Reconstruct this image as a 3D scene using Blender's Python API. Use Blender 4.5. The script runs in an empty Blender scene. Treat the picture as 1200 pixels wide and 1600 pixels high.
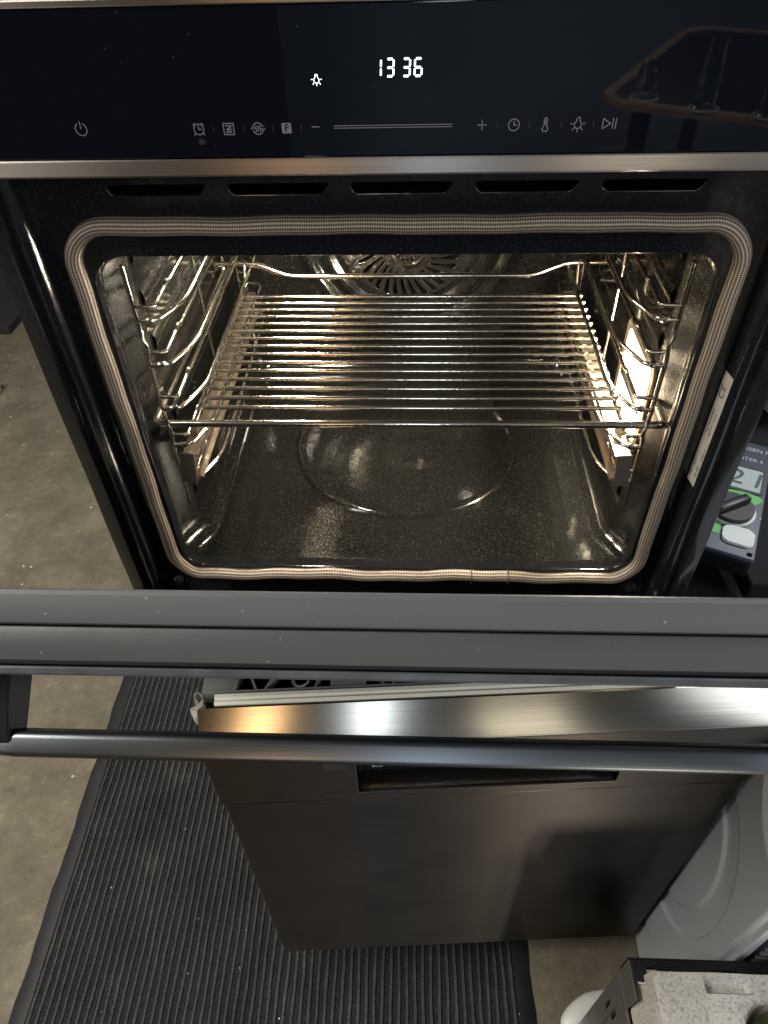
import bpy, bmesh, math, random
from mathutils import Vector, Matrix
random.seed(7)
R = math.radians
sc = bpy.context.scene
col = sc.collection

# ------------------------------------------------------------------ camera
cam_d = bpy.data.cameras.new('camera')
cam_d.sensor_fit = 'VERTICAL'
cam_d.sensor_height = 36.0
cam_d.lens = 1108.3 / 1600 * 36.0
cam_d.clip_start = 0.02
cam_d.clip_end = 60
cam = bpy.data.objects.new('camera', cam_d)
col.objects.link(cam)


def cam_axes(p, yaw, roll):
    cp, sp = math.cos(p), math.sin(p)
    F, U, Rt = Vector((0, cp, -sp)), Vector((0, sp, cp)), Vector((1, 0, 0))
    Z = Matrix.Rotation(-yaw, 3, 'Z')
    F, U, Rt = Z @ F, Z @ U, Z @ Rt
    cr, sr = math.cos(roll), math.sin(roll)
    return Rt * cr - U * sr, Rt * sr + U * cr, F


Rt, Up, Fw = cam_axes(0.767, -0.059, 0.0324)
M = Matrix.Identity(4)
for i in range(3):
    M[i][0], M[i][1], M[i][2] = Rt[i], Up[i], -Fw[i]
M.translation = Vector((0, -0.5, 1.46))
cam.matrix_world = M
sc.camera = cam

# ------------------------------------------------------------------ world and lamps
w = bpy.data.worlds.new('World')
sc.world = w
w.use_nodes = True
w.node_tree.nodes['Background'].inputs[0].default_value = (0.62, 0.72, 0.9, 1)
w.node_tree.nodes['Background'].inputs[1].default_value = 0.05


def area(name, loc, aim, sx, sy, power, color):
    d = bpy.data.lights.new(name, 'AREA')
    d.shape = 'RECTANGLE'
    d.size, d.size_y, d.energy, d.color = sx, sy, power, color
    o = bpy.data.objects.new(name, d)
    col.objects.link(o)
    o.location = loc
    o.rotation_euler = (Vector(aim) - Vector(loc)).to_track_quat('-Z', 'Y').to_euler()
    return o


area('overhead_area_light', (-1.7, -0.35, 2.55), (-1.4, -0.2, 0), 1.3, 1.3, 92, (1.0, 0.94, 0.82))
area('daylight_at_the_door', (2.0, -1.9, 1.9), (0.2, -0.4, 0.7), 1.0, 1.5, 25, (0.88, 0.94, 1.0))
area('overhead_area_light', (1.5, 0.9, 2.55), (1.0, 0.2, 0.5), 0.8, 0.8, 36, (0.92, 0.96, 1.0))  # added overhead fill that brightens the tester and foam on the right
area('tube_light', (0.05, -1.9, 1.95), (0.0, -0.1, 0.9), 0.12, 1.1, 4.0, (0.82, 0.91, 1.0))
area('warm_bulb', (-0.37, -1.9, 1.75), (-0.1, 0, 0.9), 0.13, 0.6, 2.6, (1.0, 0.62, 0.30))
area('low_band_fill', (0.86, -2.45, 0.20), (0.1, -0.1, 0.3), 0.26, 0.30, 18.0, (1.0, 0.88, 0.70))  # added light near the floor, for a bright band on the dishwasher front
area('beige_reflection_fill', (0.80, -2.6, 1.85), (0.1, -0.1, 0.7), 0.40, 0.9, 3.0, (1.0, 0.90, 0.72))  # added unseen light, mirrored as a beige band in the dishwasher steel

sc.view_settings.view_transform = 'Standard'
sc.view_settings.look = 'None'
sc.view_settings.exposure = 0.0
sc.view_settings.gamma = 1.0
sc.cycles.max_bounces = 10
sc.cycles.glossy_bounces = 6
sc.cycles.transmission_bounces = 6
sc.cycles.sample_clamp_indirect = 6.0
try:
    sc.cycles.use_denoising = True
except Exception:
    pass

# ------------------------------------------------------------------ materials
MATS = {}


def new_mat(name):
    m = bpy.data.materials.new(name)
    m.use_nodes = True
    nt = m.node_tree
    b = nt.nodes['Principled BSDF']
    MATS[name] = m
    return m, nt, b


def N(nt, t, **kw):
    n = nt.nodes.new(t)
    for k, v in kw.items():
        if k in n.inputs:
            n.inputs[k].default_value = v
        else:
            setattr(n, k, v)
    return n


def ramp(nt, stops):
    n = nt.nodes.new('ShaderNodeValToRGB')
    e = n.color_ramp.elements
    while len(e) < len(stops):
        e.new(0.5)
    for i, (p, c) in enumerate(stops):
        e[i].position = p
        e[i].color = (c[0], c[1], c[2], 1)
    return n


def coords(nt, scale=(1, 1, 1)):
    t = nt.nodes.new('ShaderNodeTexCoord')
    mp = nt.nodes.new('ShaderNodeMapping')
    mp.inputs['Scale'].default_value = scale
    nt.links.new(t.outputs['Object'], mp.inputs[0])
    return mp.outputs[0]


def plain(name, c, rough=0.5, metal=0.0, bump=0.0, bscale=400, var=0.0, vscale=30, spec=0.5, coat=0.0):
    m, nt, b = new_mat(name)
    b.inputs['Base Color'].default_value = (*c, 1)
    b.inputs['Roughness'].default_value = rough
    b.inputs['Metallic'].default_value = metal
    b.inputs['Specular IOR Level'].default_value = spec
    b.inputs['Coat Weight'].default_value = coat
    co = coords(nt)
    if var:
        n = N(nt, 'ShaderNodeTexNoise', Scale=vscale, Detail=5.0)
        nt.links.new(co, n.inputs['Vector'])
        r = ramp(nt, [(0.3, [x * (1 - var) for x in c]), (0.7, [min(1, x * (1 + var)) for x in c])])
        nt.links.new(n.outputs[0], r.inputs[0])
        nt.links.new(r.outputs[0], b.inputs['Base Color'])
    if bump:
        n = N(nt, 'ShaderNodeTexNoise', Scale=bscale, Detail=3.0)
        nt.links.new(co, n.inputs['Vector'])
        bp = N(nt, 'ShaderNodeBump', Strength=bump, Distance=0.001)
        nt.links.new(n.outputs[0], bp.inputs['Height'])
        nt.links.new(bp.outputs[0], b.inputs['Normal'])
    return m


def enamel(name, base, rough, speck, speck_col, scale=700, smudge=0.0):
    m, nt, b = new_mat(name)
    co = coords(nt)
    v = N(nt, 'ShaderNodeTexVoronoi', Scale=scale)
    nt.links.new(co, v.inputs['Vector'])
    lt = N(nt, 'ShaderNodeMath', operation='LESS_THAN')
    lt.inputs[1].default_value = 0.33
    nt.links.new(v.outputs['Distance'], lt.inputs[0])
    sep = N(nt, 'ShaderNodeSeparateColor')
    nt.links.new(v.outputs['Color'], sep.inputs[0])
    lt2 = N(nt, 'ShaderNodeMath', operation='LESS_THAN')
    lt2.inputs[1].default_value = speck
    nt.links.new(sep.outputs[0], lt2.inputs[0])
    mu = N(nt, 'ShaderNodeMath', operation='MULTIPLY')
    nt.links.new(lt.outputs[0], mu.inputs[0])
    nt.links.new(lt2.outputs[0], mu.inputs[1])
    mu2 = N(nt, 'ShaderNodeMath', operation='MULTIPLY')
    nt.links.new(mu.outputs[0], mu2.inputs[0])
    nt.links.new(sep.outputs[1], mu2.inputs[1])
    mx = N(nt, 'ShaderNodeMix', data_type='RGBA')
    mx.inputs[6].default_value = (*base, 1)
    mx.inputs[7].default_value = (*speck_col, 1)
    nt.links.new(mu2.outputs[0], mx.inputs[0])
    nt.links.new(mx.outputs[2], b.inputs['Base Color'])
    n = N(nt, 'ShaderNodeTexNoise', Scale=14.0, Detail=5.0)
    nt.links.new(co, n.inputs['Vector'])
    mr = N(nt, 'ShaderNodeMapRange')
    mr.inputs['To Min'].default_value = rough * 0.7
    mr.inputs['To Max'].default_value = rough * 1.3 + smudge
    nt.links.new(n.outputs[0], mr.inputs[0])
    nt.links.new(mr.outputs[0], b.inputs['Roughness'])
    n2 = N(nt, 'ShaderNodeTexNoise', Scale=60.0, Detail=2.0)
    nt.links.new(co, n2.inputs['Vector'])
    bp = N(nt, 'ShaderNodeBump', Strength=0.12, Distance=0.002)
    nt.links.new(n2.outputs[0], bp.inputs['Height'])
    nt.links.new(bp.outputs[0], b.inputs['Normal'])
    return m


def brushed(name, c, rough, aniso=0.8, tangent=(0, 0, 1), streak=0.12, along='x', spec=1.0):
    m, nt, b = new_mat(name)
    b.inputs['Metallic'].default_value = 1.0
    b.inputs['Anisotropic'].default_value = aniso
    tv = N(nt, 'ShaderNodeCombineXYZ', X=tangent[0], Y=tangent[1], Z=tangent[2])
    tr = N(nt, 'ShaderNodeVectorTransform', vector_type='VECTOR', convert_from='OBJECT', convert_to='WORLD')
    nt.links.new(tv.outputs[0], tr.inputs[0])
    nt.links.new(tr.outputs[0], b.inputs['Tangent'])
    s = (6, 900, 900) if along == 'x' else (900, 900, 6)
    co = coords(nt, s)
    n = N(nt, 'ShaderNodeTexNoise', Scale=1.0, Detail=3.0)
    nt.links.new(co, n.inputs['Vector'])
    r = ramp(nt, [(0.25, [x * (1 - streak) for x in c]), (0.75, [min(1, x * (1 + streak)) for x in c])])
    nt.links.new(n.outputs[0], r.inputs[0])
    nt.links.new(r.outputs[0], b.inputs['Base Color'])
    co2 = coords(nt)
    n2 = N(nt, 'ShaderNodeTexNoise', Scale=9.0, Detail=6.0)
    nt.links.new(co2, n2.inputs['Vector'])
    mr = N(nt, 'ShaderNodeMapRange')
    mr.inputs['To Min'].default_value = rough * 0.85
    mr.inputs['To Max'].default_value = rough * 1.2
    nt.links.new(n2.outputs[0], mr.inputs[0])
    nt.links.new(mr.outputs[0], b.inputs['Roughness'])
    return m


def emit(name, c, s):
    m, nt, b = new_mat(name)
    b.inputs['Base Color'].default_value = (0, 0, 0, 1)
    b.inputs['Emission Color'].default_value = (*c, 1)
    b.inputs['Emission Strength'].default_value = s
    return m


enamel('frame_enamel', (0.008, 0.009, 0.011), 0.12, 0.13, (0.10, 0.10, 0.095), 1300)
enamel('cavity_enamel', (0.0075, 0.0075, 0.0068), 0.085, 0.13, (0.31, 0.30, 0.26), 1500, 0.05)
enamel('flare_enamel', (0.009, 0.009, 0.008), 0.22, 0.13, (0.31, 0.30, 0.26), 1500, 0.05)
plain('black_paint', (0.006, 0.006, 0.007), 0.35)
plain('matt_black', (0.004, 0.004, 0.004), 0.9, spec=0.08)
m, nt, b = new_mat('panel_glass')
b.inputs['Base Color'].default_value = (0.0035, 0.0045, 0.008, 1)
b.inputs['Roughness'].default_value = 0.02
b.inputs['Specular IOR Level'].default_value = 0.5
co = coords(nt)
v = N(nt, 'ShaderNodeTexVoronoi', Scale=260.0)
nt.links.new(co, v.inputs['Vector'])
sep = N(nt, 'ShaderNodeSeparateColor')
nt.links.new(v.outputs['Color'], sep.inputs[0])
a1 = N(nt, 'ShaderNodeMath', operation='LESS_THAN'); a1.inputs[1].default_value = 0.07
a2 = N(nt, 'ShaderNodeMath', operation='LESS_THAN'); a2.inputs[1].default_value = 0.05
a3 = N(nt, 'ShaderNodeMath', operation='MULTIPLY')
nt.links.new(v.outputs['Distance'], a1.inputs[0]); nt.links.new(sep.outputs[0], a2.inputs[0])
nt.links.new(a1.outputs[0], a3.inputs[0]); nt.links.new(a2.outputs[0], a3.inputs[1])
mx = N(nt, 'ShaderNodeMix', data_type='RGBA')
mx.inputs[6].default_value = (0.0035, 0.0045, 0.008, 1); mx.inputs[7].default_value = (0.12, 0.12, 0.13, 1)
nt.links.new(a3.outputs[0], mx.inputs[0]); nt.links.new(mx.outputs[2], b.inputs['Base Color'])

brushed('trim_steel', (0.36, 0.33, 0.31), 0.40, 0.94)
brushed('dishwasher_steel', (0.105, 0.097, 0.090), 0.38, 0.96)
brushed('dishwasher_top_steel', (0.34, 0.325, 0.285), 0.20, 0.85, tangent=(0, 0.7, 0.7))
brushed('handle_metal', (0.135, 0.150, 0.168), 0.33, 0.6)
plain('rail_steel', (0.48, 0.40, 0.32), 0.30, 0.9)
plain('cap_steel', (0.13, 0.115, 0.10), 0.45, 0.5)
plain('chrome_wire', (0.78, 0.72, 0.62), 0.14, 1.0, bump=0.15, bscale=220)
plain('side_wire', (0.62, 0.57, 0.48), 0.16, 1.0, bump=0.3, bscale=260)
plain('fan_steel', (0.26, 0.24, 0.21), 0.16, 0.95, bump=0.6, bscale=120)
enamel('door_plastic', (0.046, 0.049, 0.053), 0.46, 0.012, (0.15, 0.15, 0.145), 480, 0.06)
enamel('door_inner_plastic', (0.070, 0.074, 0.080), 0.5, 0.012, (0.19, 0.19, 0.185), 480, 0.06)
plain('glass_edge', (0.055, 0.06, 0.065), 0.25, var=0.25, vscale=60)
plain('seal_plastic', (0.80, 0.79, 0.68), 0.4)
plain('rib_plastic', (0.22, 0.24, 0.23), 0.5)
plain('film', (0.6, 0.6, 0.55), 0.25)
plain('print_grey', (0.14, 0.14, 0.15), 0.5)
plain('print_dim', (0.035, 0.035, 0.04), 0.5)
plain('print_dark', (0.02, 0.018, 0.016), 0.6)
plain('print_white', (0.6, 0.6, 0.6), 0.5)
emit('led_white', (0.86, 0.96, 1.0), 2.6)
emit('lamp_glow', (1.0, 0.86, 0.60), 22)
plain('sticker_paper', (0.50, 0.455, 0.42), 0.35, var=0.12, vscale=80)
plain('button_steel', (0.6, 0.58, 0.56), 0.25, 1.0)
plain('washer_paint', (0.52, 0.55, 0.60), 0.28, var=0.04, vscale=8, coat=0.2)
plain('louver_blue', (0.030, 0.038, 0.048), 0.4)
plain('slot_grey', (0.10, 0.115, 0.13), 0.4)
plain('tester_body', (0.040, 0.050, 0.078), 0.45, bump=0.2, bscale=900)
plain('tester_green', (0.14, 0.50, 0.12), 0.5)
plain('tester_lcd', (0.48, 0.55, 0.52), 0.3)
plain('lcd_digit', (0.06, 0.08, 0.08), 0.4)
plain('knob_black', (0.02, 0.02, 0.02), 0.4)
plain('white_plastic', (0.72, 0.73, 0.70), 0.4, var=0.05, vscale=40)
plain('case_black', (0.006, 0.006, 0.007), 0.6, bump=0.2, bscale=300, spec=0.15)
plain('tray_metal', (0.03, 0.032, 0.034), 0.35, 0.6)
plain('edge_white', (0.6, 0.6, 0.56), 0.4)
plain('crate_plastic', (0.13, 0.12, 0.115), 0.35, var=0.1, vscale=30)
plain('bottle_green', (0.035, 0.045, 0.018), 0.2)
plain('cardboard', (0.45, 0.34, 0.2), 0.8)
plain('beige_cloth', (0.35, 0.28, 0.2), 0.8)
plain('wall_paint', (0.22, 0.24, 0.27), 0.9, var=0.1, vscale=3)
plain('blue_wall_paint', (0.36, 0.44, 0.56), 0.9, var=0.12, vscale=1.5)
plain('dark_fabric', (0.02, 0.02, 0.022), 0.9)
plain('rim_wood', (0.50, 0.34, 0.22), 0.5, var=0.3, vscale=20)
plain('tray_dark', (0.012, 0.011, 0.012), 0.3)
m, nt, b = new_mat('jar_glass')
b.inputs['Base Color'].default_value = (0.85, 0.95, 0.92, 1)
b.inputs['Roughness'].default_value = 0.05
b.inputs['Transmission Weight'].default_value = 1.0

# polystyrene: cells of pale beads
m, nt, b = new_mat('polystyrene')
co = coords(nt)
v = N(nt, 'ShaderNodeTexVoronoi', Scale=330.0)
nt.links.new(co, v.inputs['Vector'])
r = ramp(nt, [(0.0, (0.76, 0.75, 0.72)), (0.5, (0.70, 0.69, 0.66)), (0.9, (0.44, 0.43, 0.41))])
nt.links.new(v.outputs['Distance'], r.inputs[0])
n = N(nt, 'ShaderNodeTexNoise', Scale=11.0, Detail=6.0)
nt.links.new(co, n.inputs['Vector'])
r2 = ramp(nt, [(0.35, (0.72, 0.69, 0.64)), (0.62, (1, 1, 1))])
nt.links.new(n.outputs[0], r2.inputs[0])
mx = N(nt, 'ShaderNodeMix', data_type='RGBA', blend_type='MULTIPLY')
mx.inputs[0].default_value = 1.0
nt.links.new(r.outputs[0], mx.inputs[6]); nt.links.new(r2.outputs[0], mx.inputs[7])
nt.links.new(mx.outputs[2], b.inputs['Base Color'])
b.inputs['Roughness'].default_value = 0.7
bp = N(nt, 'ShaderNodeBump', Strength=0.5, Distance=0.001)
bp.invert = True
nt.links.new(v.outputs['Distance'], bp.inputs['Height'])
nt.links.new(bp.outputs[0], b.inputs['Normal'])

# concrete
m, nt, b = new_mat('concrete')
co = coords(nt)
n1 = N(nt, 'ShaderNodeTexNoise', Scale=7.0, Detail=9.0, Roughness=0.62)
nt.links.new(co, n1.inputs['Vector'])
r = ramp(nt, [(0.28, (0.105, 0.090, 0.065)), (0.5, (0.155, 0.134, 0.098)), (0.72, (0.225, 0.197, 0.148))])
nt.links.new(n1.outputs[0], r.inputs[0])
n2 = N(nt, 'ShaderNodeTexNoise', Scale=38.0, Detail=9.0, Roughness=0.7)
nt.links.new(co, n2.inputs['Vector'])
r2 = ramp(nt, [(0.30, (0.62, 0.60, 0.56)), (0.42, (0.92, 0.92, 0.92)), (0.56, (1.02, 1.02, 1.0)), (0.70, (1.5, 1.47, 1.38))])
nt.links.new(n2.outputs[0], r2.inputs[0])
mx = N(nt, 'ShaderNodeMix', data_type='RGBA', blend_type='MULTIPLY')
mx.inputs[0].default_value = 1.0
nt.links.new(r.outputs[0], mx.inputs[6]); nt.links.new(r2.outputs[0], mx.inputs[7])
v = N(nt, 'ShaderNodeTexVoronoi', Scale=45.0)
nt.links.new(co, v.inputs['Vector'])
sep = N(nt, 'ShaderNodeSeparateColor'); nt.links.new(v.outputs['Color'], sep.inputs[0])
a1 = N(nt, 'ShaderNodeMath', operation='LESS_THAN'); a1.inputs[1].default_value = 0.16
a2 = N(nt, 'ShaderNodeMath', operation='LESS_THAN'); a2.inputs[1].default_value = 0.05
a3 = N(nt, 'ShaderNodeMath', operation='MULTIPLY')
nt.links.new(v.outputs['Distance'], a1.inputs[0]); nt.links.new(sep.outputs[0], a2.inputs[0])
nt.links.new(a1.outputs[0], a3.inputs[0]); nt.links.new(a2.outputs[0], a3.inputs[1])
mx2 = N(nt, 'ShaderNodeMix', data_type='RGBA')
nt.links.new(a3.outputs[0], mx2.inputs[0]); nt.links.new(mx.outputs[2], mx2.inputs[6])
mx2.inputs[7].default_value = (0.5, 0.48, 0.42, 1)
n4 = N(nt, 'ShaderNodeTexNoise', Scale=420.0, Detail=3.0)
nt.links.new(co, n4.inputs['Vector'])
r4 = ramp(nt, [(0.32, (0.72, 0.71, 0.68)), (0.5, (1, 1, 1)), (0.68, (1.22, 1.21, 1.18))])
nt.links.new(n4.outputs[0], r4.inputs[0])
mx3 = N(nt, 'ShaderNodeMix', data_type='RGBA', blend_type='MULTIPLY')
mx3.inputs[0].default_value = 1.0
nt.links.new(mx2.outputs[2], mx3.inputs[6]); nt.links.new(r4.outputs[0], mx3.inputs[7])
nt.links.new(mx3.outputs[2], b.inputs['Base Color'])
b.inputs['Roughness'].default_value = 0.75
bp = N(nt, 'ShaderNodeBump', Strength=0.5, Distance=0.004)
nt.links.new(n2.outputs[0], bp.inputs['Height'])
nt.links.new(bp.outputs[0], b.inputs['Normal'])


def carpet(name, c):
    m, nt, b = new_mat(name)
    co = coords(nt)
    n = N(nt, 'ShaderNodeTexNoise', Scale=520.0, Detail=2.0)
    nt.links.new(co, n.inputs['Vector'])
    n2 = N(nt, 'ShaderNodeTexNoise', Scale=9.0, Detail=4.0)
    nt.links.new(co, n2.inputs['Vector'])
    r = ramp(nt, [(0.33, [x * 0.35 for x in c]), (0.66, [x * 1.75 for x in c])])
    nt.links.new(n.outputs[0], r.inputs[0])
    r2 = ramp(nt, [(0.35, (0.7, 0.72, 0.75)), (0.62, (1.0, 1.0, 1.0)), (0.76, (1.9, 1.75, 1.5))])
    nt.links.new(n2.outputs[0], r2.inputs[0])
    mx = N(nt, 'ShaderNodeMix', data_type='RGBA', blend_type='MULTIPLY')
    mx.inputs[0].default_value = 1.0
    nt.links.new(r.outputs[0], mx.inputs[6]); nt.links.new(r2.outputs[0], mx.inputs[7])
    nt.links.new(mx.outputs[2], b.inputs['Base Color'])
    b.inputs['Roughness'].default_value = 0.95
    b.inputs['Specular IOR Level'].default_value = 0.15
    bp = N(nt, 'ShaderNodeBump', Strength=0.7, Distance=0.002)
    nt.links.new(n.outputs[0], bp.inputs['Height'])
    nt.links.new(bp.outputs[0], b.inputs['Normal'])


carpet('mat_rib', (0.066, 0.067, 0.069))
carpet('mat_base', (0.024, 0.025, 0.027))
plain('mat_border', (0.011, 0.013, 0.016), 0.6, bump=0.5, bscale=300, var=0.3, vscale=40)

# woven gasket, u = length (m), v = round (0..1)
m, nt, b = new_mat('gasket_weave')
t = nt.nodes.new('ShaderNodeTexCoord')
sx = nt.nodes.new('ShaderNodeSeparateXYZ')
nt.links.new(t.outputs['UV'], sx.inputs[0])
fu = N(nt, 'ShaderNodeMath', operation='MULTIPLY'); fu.inputs[1].default_value = 2 * math.pi / 0.0017
nt.links.new(sx.outputs[0], fu.inputs[0])
fv = N(nt, 'ShaderNodeMath', operation='MULTIPLY'); fv.inputs[1].default_value = 2 * math.pi * 8
nt.links.new(sx.outputs[1], fv.inputs[0])
su = N(nt, 'ShaderNodeMath', operation='SINE'); nt.links.new(fu.outputs[0], su.inputs[0])
sv = N(nt, 'ShaderNodeMath', operation='COSINE'); nt.links.new(fv.outputs[0], sv.inputs[0])
cu = N(nt, 'ShaderNodeMath', operation='MULTIPLY_ADD'); cu.inputs[1].default_value = 0.22; cu.inputs[2].default_value = 0.5
nt.links.new(su.outputs[0], cu.inputs[0])
cv = N(nt, 'ShaderNodeMath', operation='MULTIPLY_ADD'); cv.inputs[1].default_value = -0.30
nt.links.new(sv.outputs[0], cv.inputs[0]); nt.links.new(cu.outputs[0], cv.inputs[2])
r = ramp(nt, [(0.12, (0.035, 0.027, 0.02)), (0.5, (0.20, 0.160, 0.125)), (0.95, (0.50, 0.43, 0.35))])
nt.links.new(cv.outputs[0], r.inputs[0])
nt.links.new(r.outputs[0], b.inputs['Base Color'])
b.inputs['Roughness'].default_value = 0.5
b.inputs['Metallic'].default_value = 0.25
bp = N(nt, 'ShaderNodeBump', Strength=0.6, Distance=0.0006)
nt.links.new(cv.outputs[0], bp.inputs['Height'])
nt.links.new(bp.outputs[0], b.inputs['Normal'])

# ------------------------------------------------------------------ helpers


def link(o, parent=None):
    col.objects.link(o)
    if parent is not None:
        o.parent = parent
    return o


def tag(o, label=None, cat=None, group=None, kind=None):
    if label: o['label'] = label
    if cat: o['category'] = cat
    if group: o['group'] = group
    if kind: o['kind'] = kind
    return o


def empty(name, loc=(0, 0, 0), rz=0, label=None, cat=None, group=None):
    o = bpy.data.objects.new(name, None)
    o.empty_display_size = 0.05
    link(o)
    o.location = loc
    o.rotation_euler = (0, 0, rz)
    return tag(o, label, cat, group)


def smooth(me, angle=40):
    for p in me.polygons:
        p.use_smooth = True
    try:
        me.set_sharp_from_angle(angle=R(angle))
    except Exception:
        pass


def obj(name, bm, mat, parent=None, sm=True, angle=20, mats=None):
    me = bpy.data.meshes.new(name)
    bmesh.ops.recalc_face_normals(bm, faces=bm.faces)
    bm.to_mesh(me)
    bm.free()
    if sm: smooth(me, angle)
    for x in (mats or [mat]):
        me.materials.append(MATS[x])
    o = bpy.data.objects.new(name, me)
    link(o, parent)
    return o


def box(bm, lo, hi, bev=0.0, seg=2, mi=0, mtx=None):
    r = bmesh.ops.create_cube(bm, size=1)
    vs = r['verts']
    for v in vs:
        v.co = Vector([(lo[i] + hi[i]) / 2 + v.co[i] * (hi[i] - lo[i]) for i in range(3)])
    fs = set(f for v in vs for f in v.link_faces)
    if bev:
        es = set(e for v in vs for e in v.link_edges)
        r2 = bmesh.ops.bevel(bm, geom=list(es), offset=bev, segments=seg, profile=0.5, affect='EDGES')
        vs = set(r2['verts']) | set(v for v in vs if v.is_valid)
        fs = set(f for v in vs for f in v.link_faces)
    for f in fs: f.material_index = mi
    if mtx is not None:
        for v in vs: v.co = mtx @ v.co
    return vs


def B(name, lo, hi, mat, parent=None, bev=0.001, seg=2):
    bm = bmesh.new()
    box(bm, lo, hi, bev, seg)
    return obj(name, bm, mat, parent)


def fillet(pts, rad, n=5, closed=False):
    out = []
    P = [Vector(p) for p in pts]
    k = len(P)
    for i, p in enumerate(P):
        if not closed and i in (0, k - 1):
            out.append(p); continue
        a, c = P[(i - 1) % k], P[(i + 1) % k]
        r = rad[i] if isinstance(rad, (list, tuple)) else rad
        d1, d2 = (a - p), (c - p)
        l = min(r, d1.length * 0.49, d2.length * 0.49)
        q1, q2 = p + d1.normalized() * l, p + d2.normalized() * l
        for j in range(n + 1):
            t = j / n
            out.append(q1 * (1 - t) ** 2 + p * 2 * t * (1 - t) + q2 * t * t)
    return out


def tube(bm, pts, r, seg=10, closed=False, cap=True):
    P = [Vector(p) for p in pts]
    k = len(P)
    rings = []
    prev = None
    for i in range(k):
        a = P[(i - 1) % k] if (closed or i > 0) else P[i]
        c = P[(i + 1) % k] if (closed or i < k - 1) else P[i]
        t = (c - a).normalized()
        if prev is None:
            n = t.orthogonal().normalized()
        else:
            n = (prev - t * prev.dot(t)).normalized()
        prev = n
        b = t.cross(n)
        rr = r[i] if isinstance(r, (list, tuple)) else r
        rings.append([bm.verts.new(P[i] + (n * math.cos(2 * math.pi * j / seg) + b * math.sin(2 * math.pi * j / seg)) * rr) for j in range(seg)])
    for i in range(k if closed else k - 1):
        A, C = rings[i], rings[(i + 1) % k]
        for j in range(seg):
            bm.faces.new((A[j], A[(j + 1) % seg], C[(j + 1) % seg], C[j]))
    if cap and not closed:
        bm.faces.new(rings[0][::-1]); bm.faces.new(rings[-1])
    return rings


def T(name, pts, r, mat, parent=None, seg=10, closed=False, bow=0.0):
    bm = bmesh.new()
    tube(bm, pts, r, seg, closed)
    return obj(name, bm, mat, parent, angle=60)


def prism(bm, prof, axis_lo, axis_hi, f, mi=0, cap=True, closed=True):
    """prof: list of 2D points, f(a, b, t) -> 3D"""
    A = [bm.verts.new(f(p[0], p[1], axis_lo)) for p in prof]
    C = [bm.verts.new(f(p[0], p[1], axis_hi)) for p in prof]
    n = len(prof)
    for i in range(n if closed else n - 1):
        fc = bm.faces.new((A[i], A[(i + 1) % n], C[(i + 1) % n], C[i]))
        fc.material_index = mi
    if cap and closed:
        for s in (A[::-1], C):
            bm.faces.new(s).material_index = mi


def rrect(x0, z0, x1, z1, r, n=8):
    out = []
    for cx, cz, a0 in ((x1 - r, z0 + r, -90), (x1 - r, z1 - r, 0), (x0 + r, z1 - r, 90), (x0 + r, z0 + r, 180)):
        for j in range(n + 1):
            a = R(a0 + 90 * j / n)
            out.append((cx + r * math.cos(a), cz + r * math.sin(a)))
    return out


def curve_mesh(name, loops, mat, parent, extrude=0.0, bevel=0.0, mtx=None, res=3):
    """flat plate with holes (2D filled curve turned into a mesh)"""
    cu = bpy.data.curves.new(name, 'CURVE')
    cu.dimensions = '2D'
    cu.fill_mode = 'BOTH'
    cu.extrude = extrude
    cu.bevel_depth = bevel
    cu.bevel_resolution = res
    for lp in loops:
        s = cu.splines.new('POLY')
        s.points.add(len(lp) - 1)
        for i, p in enumerate(lp):
            s.points[i].co = (p[0], p[1], 0, 1)
        s.use_cyclic_u = True
    return from_curve(name, cu, mat, parent, mtx)


def from_curve(name, cu, mat, parent, mtx):
    tmp = bpy.data.objects.new('tmp', cu)
    col.objects.link(tmp)
    dg = bpy.context.evaluated_depsgraph_get()
    me = bpy.data.meshes.new_from_object(tmp.evaluated_get(dg))
    bpy.data.objects.remove(tmp)
    bpy.data.curves.remove(cu)
    me.name = name
    if mtx is not None:
        me.transform(mtx)
    me.materials.clear()
    me.materials.append(MATS[mat])
    smooth(me, 35)
    o = bpy.data.objects.new(name, me)
    link(o, parent)
    return o


def text(name, body, size, mat, parent, mtx, extrude=0.00008, shear=0.0, align='CENTER', spacing=1.0):
    cu = bpy.data.curves.new(name, 'FONT')
    cu.body = body
    cu.size = size
    cu.extrude = extrude
    cu.shear = shear
    cu.space_character = spacing
    cu.align_x = align
    cu.align_y = 'CENTER'
    cu.resolution_u = 3
    return from_curve(name, cu, mat, parent, mtx)


FRONT = Matrix.Rotation(R(90), 4, 'X')        # plate in XY turned to stand facing -y


def at_front(x, y, z):
    return Matrix.Translation((x, y, z)) @ FRONT


# ------------------------------------------------------------------ the setting
bm = bmesh.new()
bmesh.ops.create_grid(bm, x_segments=2, y_segments=2, size=4.5)
fl = obj('floor', bm, 'concrete'); fl.location = (0, 0, 0); tag(fl, kind='structure')
for nm, lo, hi in (('wall_back', (-4.5, 4.4, 0), (4.5, 4.5, 2.8)), ('wall_behind_camera', (-4.5, -3.6, 0), (4.5, -3.5, 2.8)),
                   ('wall_left', (-4.5, -3.5, 0), (-4.4, 4.4, 2.8)), ('wall_right', (4.4, -3.5, 0), (4.5, 4.4, 2.8)),
                   ('ceiling', (-4.5, -3.6, 2.8), (4.5, 4.5, 2.9))):
    tag(B(nm, lo, hi, 'blue_wall_paint' if 'behind' in nm else 'wall_paint', None, 0.0), kind='structure')

# ------------------------------------------------------------------ oven
oven = empty('built_in_oven', (-0.01, 0, 0.815), 0,
             'black built-in oven with lit cavity and half open door, standing on the stainless dishwasher', 'oven')
OV = Matrix.Translation((-0.01, 0, 0.815)).inverted()
OVP = oven


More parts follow.
